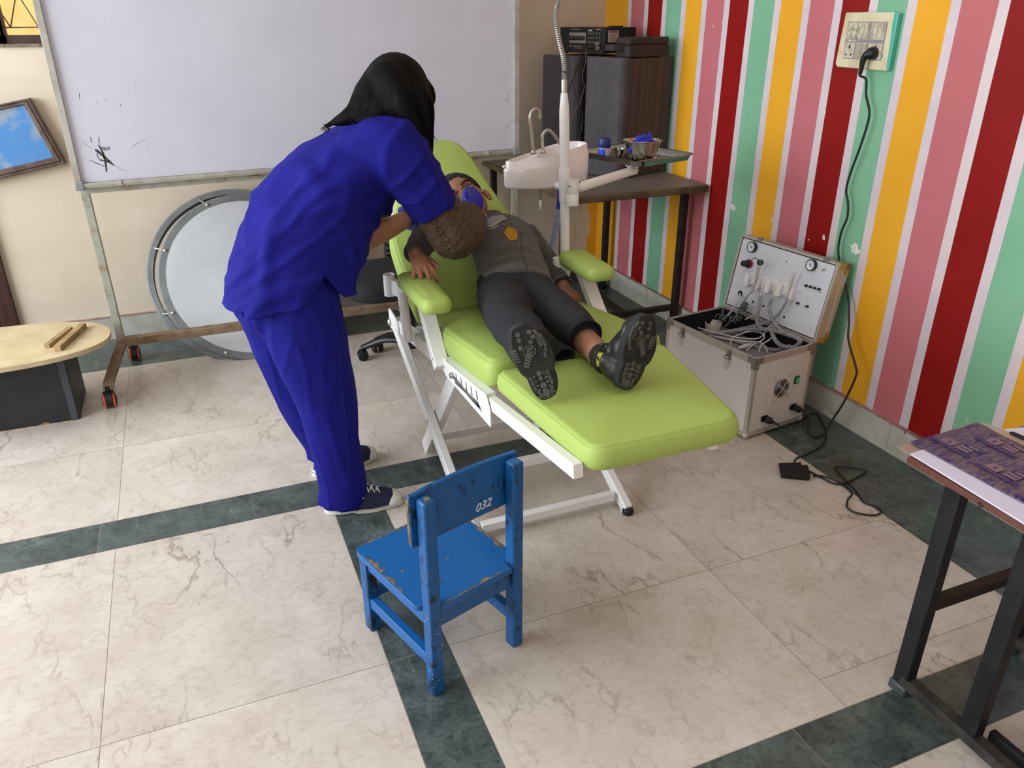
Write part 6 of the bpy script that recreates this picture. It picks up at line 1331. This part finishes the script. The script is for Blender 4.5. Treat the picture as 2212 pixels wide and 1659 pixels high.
# jersey
b = B()
limb(b, [Vector((.952, 2.245, .685)), Vector((.968, 2.33, .700)), Vector((.992, 2.44, .735)), Vector((1.008, 2.54, .768)), Vector((1.008, 2.62, .80)), Vector((1.006, 2.655, .818))], [(.122, .078), (.120, .082), (.118, .082), (.125, .080), (.125, .062), (.06, .045)], 26, side=(1, 0, 0), round0=False)
limb(b, [sR+Vector((.03, 0, 0)), sR, sR.lerp(eR, .5), eR], [.05, .052, .046, .043], 18); limb(b, [eR, eR.lerp(wRb, .5), wRb+Vector((.0, .012, .0))], [.043, .040, .034], 18, round1=False)
limb(b, [sL+Vector((-.04, 0, 0)), sL, eL, wLb+Vector((0, .014, .003))], [.05, .050, .040, .031], 18, round1=False)
def jd(p, n):
    return .004*(1-abs(noise.noise(Vector((p.x*7, p.y*17, p.z*17)))*2.6))+.0025*noise.noise(p*14)
b = remeshed(b, .0042, 4, .5, jd); JE = obj('jersey', b, GREYSW, by)
tt = bvh(JE)
RIB = mat('dark_rib', '#33343a', .95, bump=.5, bscale=300); STR = mat('pale_stripe', '#8d8985', .9)
for c0_, c1_, r_ in ((wRb+Vector((0, .012, 0)), eR, .036), (wLb+Vector((0, .014, .003)), eL, .0335)):
    d_ = (c1_-c0_).normalized(); b = B(); tube(b, [c0_+d_*(.002*k) for k in range(10)], [r_+(.0008 if k % 2 else 0) for k in range(10)], 24, caps=True); cf = obj('cuff', b, RIB, by)
    b = B(); tube(b, [c0_+d_*.012, c0_+d_*.0155], r_+.0014, 24, caps=False); obj('cuff_stripe', b, STR, cf)
seamline(tt, [(1010, 655), (1032, 628), (1062, 602), (1095, 592), (1135, 590), (1162, 597)], .0035, 'hem_rib', RIB, JE)
seamline(tt, [(1128, 500), (1125, 525), (1130, 555), (1140, 580)], .0015, 'sleeve_seam', RIB, JE)
ang = R(38); bd_ = []
for k in range(20):
    a = 2*math.pi*k/20; r_ = 1+.06*math.cos(5*a); x, y = 12.5*r_*math.cos(a), 16.5*r_*math.sin(a); bd_.append((1104+x*math.cos(-ang)-y*math.sin(-ang), 506+x*math.sin(-ang)+y*math.cos(-ang)))
BG = patch(tt, bd_, 'school_badge', mat('gold_embroidery', '#b07d12', .8, bump=.3, bscale=300), by)
mk = mat('badge_thread', '#4b3308', .9); bb_ = B()
for pts in ([(1098, 500), (1104, 497), (1110, 503), (1107, 510)], [(1101, 507), (1107, 514), (1112, 513)], [(1096, 493), (1100, 495)], [(1111, 519), (1114, 521)], [(1093, 499), (1096, 505)]):
    P_ = []
    for q in smoothpath([(p[0], p[1], 0) for p in pts], 4):
        h, nn = drop(tt, q.x, q.y)
        if h is not None: P_.append(h-ray(q.x, q.y).normalized()*.0032)
    if len(P_) > 2: tube(bb_, P_, .0009, 5)
obj('badge_motif', bb_, mk, BG)
# shirt collar
COLR = mat('pale_shirt_collar', '#8f8887', .85, bump=.1, bscale=200)
def drop2(px, py, off):
    h, nn = drop(tt, px, py); d = ray(px, py).normalized()
    if h is None: return W_(px, py, 2.62)
    return h-d*off
def collar(outline, lines):
    n = len(outline); c = (sum(p[0] for p in outline)/n, sum(p[1] for p in outline)/n); b = B(); prev = None
    for j in range(5):
        s = j/4; row = [b.verts.new(drop2(c[0]+(p[0]-c[0])*s, c[1]+(p[1]-c[1])*s, .007)) for p in outline]
        if prev:
            for k in range(n): b.faces.new([prev[k], prev[(k+1) % n], row[(k+1) % n], row[k]])
        prev = row
    bmesh.ops.remove_doubles(b, verts=b.verts, dist=1e-6); o = obj('shirt_collar', b, COLR, by, solid=.003)
    b = B()
    for ln_ in lines: tube(b, [drop2(q.x, q.y, .0095) for q in smoothpath([(p[0], p[1], 0) for p in ln_], 4)], .0013, 6)
    obj('collar_stripe', b, mat('collar_white_stripe', '#cfcac6', .8), o)
collar([(1056, 470), (1066, 466), (1080, 464), (1090, 466), (1096, 474), (1083, 477), (1073, 484), (1062, 492), (1055, 489), (1049, 484)], [[(1051, 486), (1061, 490), (1072, 482), (1082, 475)], [(1053, 492), (1062, 495), (1075, 487)]])
# trousers
b = B()
limb(b, [Vector((.95, 2.335, .690)), Vector((.945, 2.26, .682)), Vector((.94, 2.20, .676))], [(.118, .072), (.128, .078), (.122, .07)], 24, side=(1, 0, 0))
hmR, hmL = Vector((.758, 1.690, .722)), Vector((.935, 1.765, .718))
limb(b, [Vector((.885, 2.25, .685)), Vector((.835, 2.08, .705)), kR+Vector((0, 0, .006)), Vector((.772, 1.80, .722)), hmR], [(.078, .072), (.075, .070), (.066, .062), (.062, .060), (.060, .058)], 22, side=(1, 0, 0), round1=False)
limb(b, [Vector((.985, 2.25, .683)), Vector((.962, 2.08, .695)), kL+Vector((0, 0, .006)), hmL], [(.072, .070), (.068, .066), (.062, .058), (.048, .043)], 22, side=(1, 0, 0), round1=False)
b = remeshed(b, .0048, 4, .5, lambda p, n: .0045*(1-abs(noise.noise(Vector((p.x*12, p.y*7+p.x*5, p.z*12)))*2.6))+.003*noise.noise(p*9)); TP = obj('school_trousers', b, NAVYP, by)
b = B(); tube(b, [hmL+Vector((0, .02, 0)), hmL+Vector((.0, -.012, -.002))], [(.0485, .0435), (.0495, .044)], 28, caps=False, side=(1, 0, 0)); obj('trouser_hem', b, NAVYP, TP, solid=.003)
b = B(); tube(b, [Vector((.862, 1.80, .680)), Vector((.858, 1.735, .676))], [(.034, .016), (.036, .02)], 18, caps=False, side=(1, 0, 0)); obj('trouser_hem', b, NAVYP, TP, solid=.004)
# shoes, soles towards the camera
LEA = mat('scuffed_black_leather', '#1a1918', .42, col2='#2f2b27', vscale=18, bump=.2, bscale=60); SOLE = mat('dusty_black_sole', '#1c1c1d', .8, col2='#29292a', vscale=30); LUG = mat('worn_grey_tread', '#4c4c4b', .85, col2='#5e5d5b', vscale=50)
for nm, (M, Lh) in SF.items():
    Wd_ = .076 if nm == 'near' else .088; so_ = sneaker(M, Lh+.008, Wd_*1.12, by, LEA, SOLE, boots=True)
    b = B(); mir = 1 if nm == 'near' else -1
    L0 = Lh+.008
    def lug(x, y, rx, ry=None, ang=0, n=14, k=1.0):
        if ry is None: o_ = [(x+rx*math.cos(2*math.pi*i/n), y+rx*math.sin(2*math.pi*i/n)) for i in range(n)]
        else:
            c, s = math.cos(ang), math.sin(ang); o_ = [(x+a*c-e*s, y+a*s+e*c) for a, e in ((-rx, -ry), (rx, -ry), (rx, ry), (-rx, ry))]
        prism(b, [(p[0], p[1]*mir) for p in o_][::mir], -.0022, .001, M)
    for x, y in ((.88, .018), (.90, -.008), (.81, .022), (.83, -.010), (.76, .012), (.74, -.014)): lug(L0*x, y, .0055)
    tube(b, [M @ Vector((L0*.66+.0135*math.cos(t*.35), (.002+.0135*math.sin(t*.35))*mir, -.001)) for t in range(18)], .0014, 5, closed=True)
    for k in range(3): lug(L0*.66, -.004+.006*k, .009, .0015, .3)
    for k in range(5): lug(L0*(.60+.035*k), -.033, .0022, .008, .25)
    for k in range(4): lug(L0*(.68+.035*k), .034, .0022, .008, -.3)
    for k in range(9): a = R(-64+16*k); lug(L0*.60+.040*math.cos(a+math.pi*.0)-.0*k, .0, .0001) if False else None
    for k in range(7): lug(L0*(.50+.03*k), -.018+.004*k, .0024, .007, .9)
    for k in range(6): lug(L0*(.545+.062*k), .040*math.sin(math.pi*(.28+.1*k)) if k < 5 else .03, .0055, .0030, .25-.12*k)
    for x, y, r_ in ((.29, .0, .0055), (.20, .0, .0075), (.11, .0, .0085), (.36, .002, .006)): lug(L0*x, y, r_)
    for k in range(5):
        for s in (1, -1): lug(L0*(.07+.065*k), s*(.0205 if k > 1 else .016 if k else .008), .0050, .0034, .2*s); lug(L0*(.10+.06*k), s*.0125, .0030, .0030, .5)
    for k in range(5): a = R(130+25*k); lug(L0*.13+L0*.085*math.cos(a), .021*math.sin(a), .0040, .0030, a)
    tr_ = obj('sole_tread', b, LUG, so_)
    # padded collar, tongue, laces
    b = B(); c0_ = M @ Vector((L0*.27, 0, .094)); tube(b, [c0_+M.to_3x3() @ Vector((L0*.17*math.cos(t), Wd_*.38*math.sin(t), .004*math.cos(t))) for t in [2*math.pi*i/24 for i in range(24)]], .007, 8, closed=True); obj('shoe_collar', b, LEA, by)
    b = B()
    for k in range(4): x = L0*(.42+.07*k); wire(b, [M @ Vector((x, -.022, .078-.006*k)), M @ Vector((x+.002, 0, .097-.008*k)), M @ Vector((x+.006, .022, .078-.006*k))], .0026, 4, 6)
    obj('shoe_laces', b, BLACK, by)
    # sock
    an = aL if nm == 'far' else aR; top = M @ Vector((L0*.27, 0, .098)); lg = (kL if nm == 'far' else kR); b = B(); tube(b, smoothpath([top-M.to_3x3() @ Vector((0, 0, .02)), top, top+(W_(1270, 742, 1.745)-top).normalized()*.018 if nm == 'far' else top+(lg-top).normalized()*.02], 4), [.034+(.0008 if k % 2 else 0) for k in range(9)], 20); obj('sock', b, mat('black_yellow_sock', '#131419', .9, col2='#b5b04a', vscale=26, vlo=.52, vhi=.56, stretch=(1, 1, 1)), by)
# dental instruments held at the mouth
b = B(); q0, q1 = W_(1013, 400, 2.60), W_(1019, 425, 2.585); tube(b, [q0, q0.lerp(q1, .35), q1], [.0030, .0034, .0028], 8); tag(obj('dental_mirror', b, DKSTEEL), 'dark steel mirror handle rising from the gloved hand over the boy mouth', 'dental mirror')
b = B(); wire(b, [W_(1040, 452, 2.60), W_(1047, 462, 2.60), W_(1056, 472, 2.60), W_(1066, 476, 2.59)], .0011, 5, 6); tag(obj('ejector_tube', b, mat('thin_white_tube', '#cfcdbd', .4)), 'thin pale tube running from the boy mouth to his collar', 'tube')
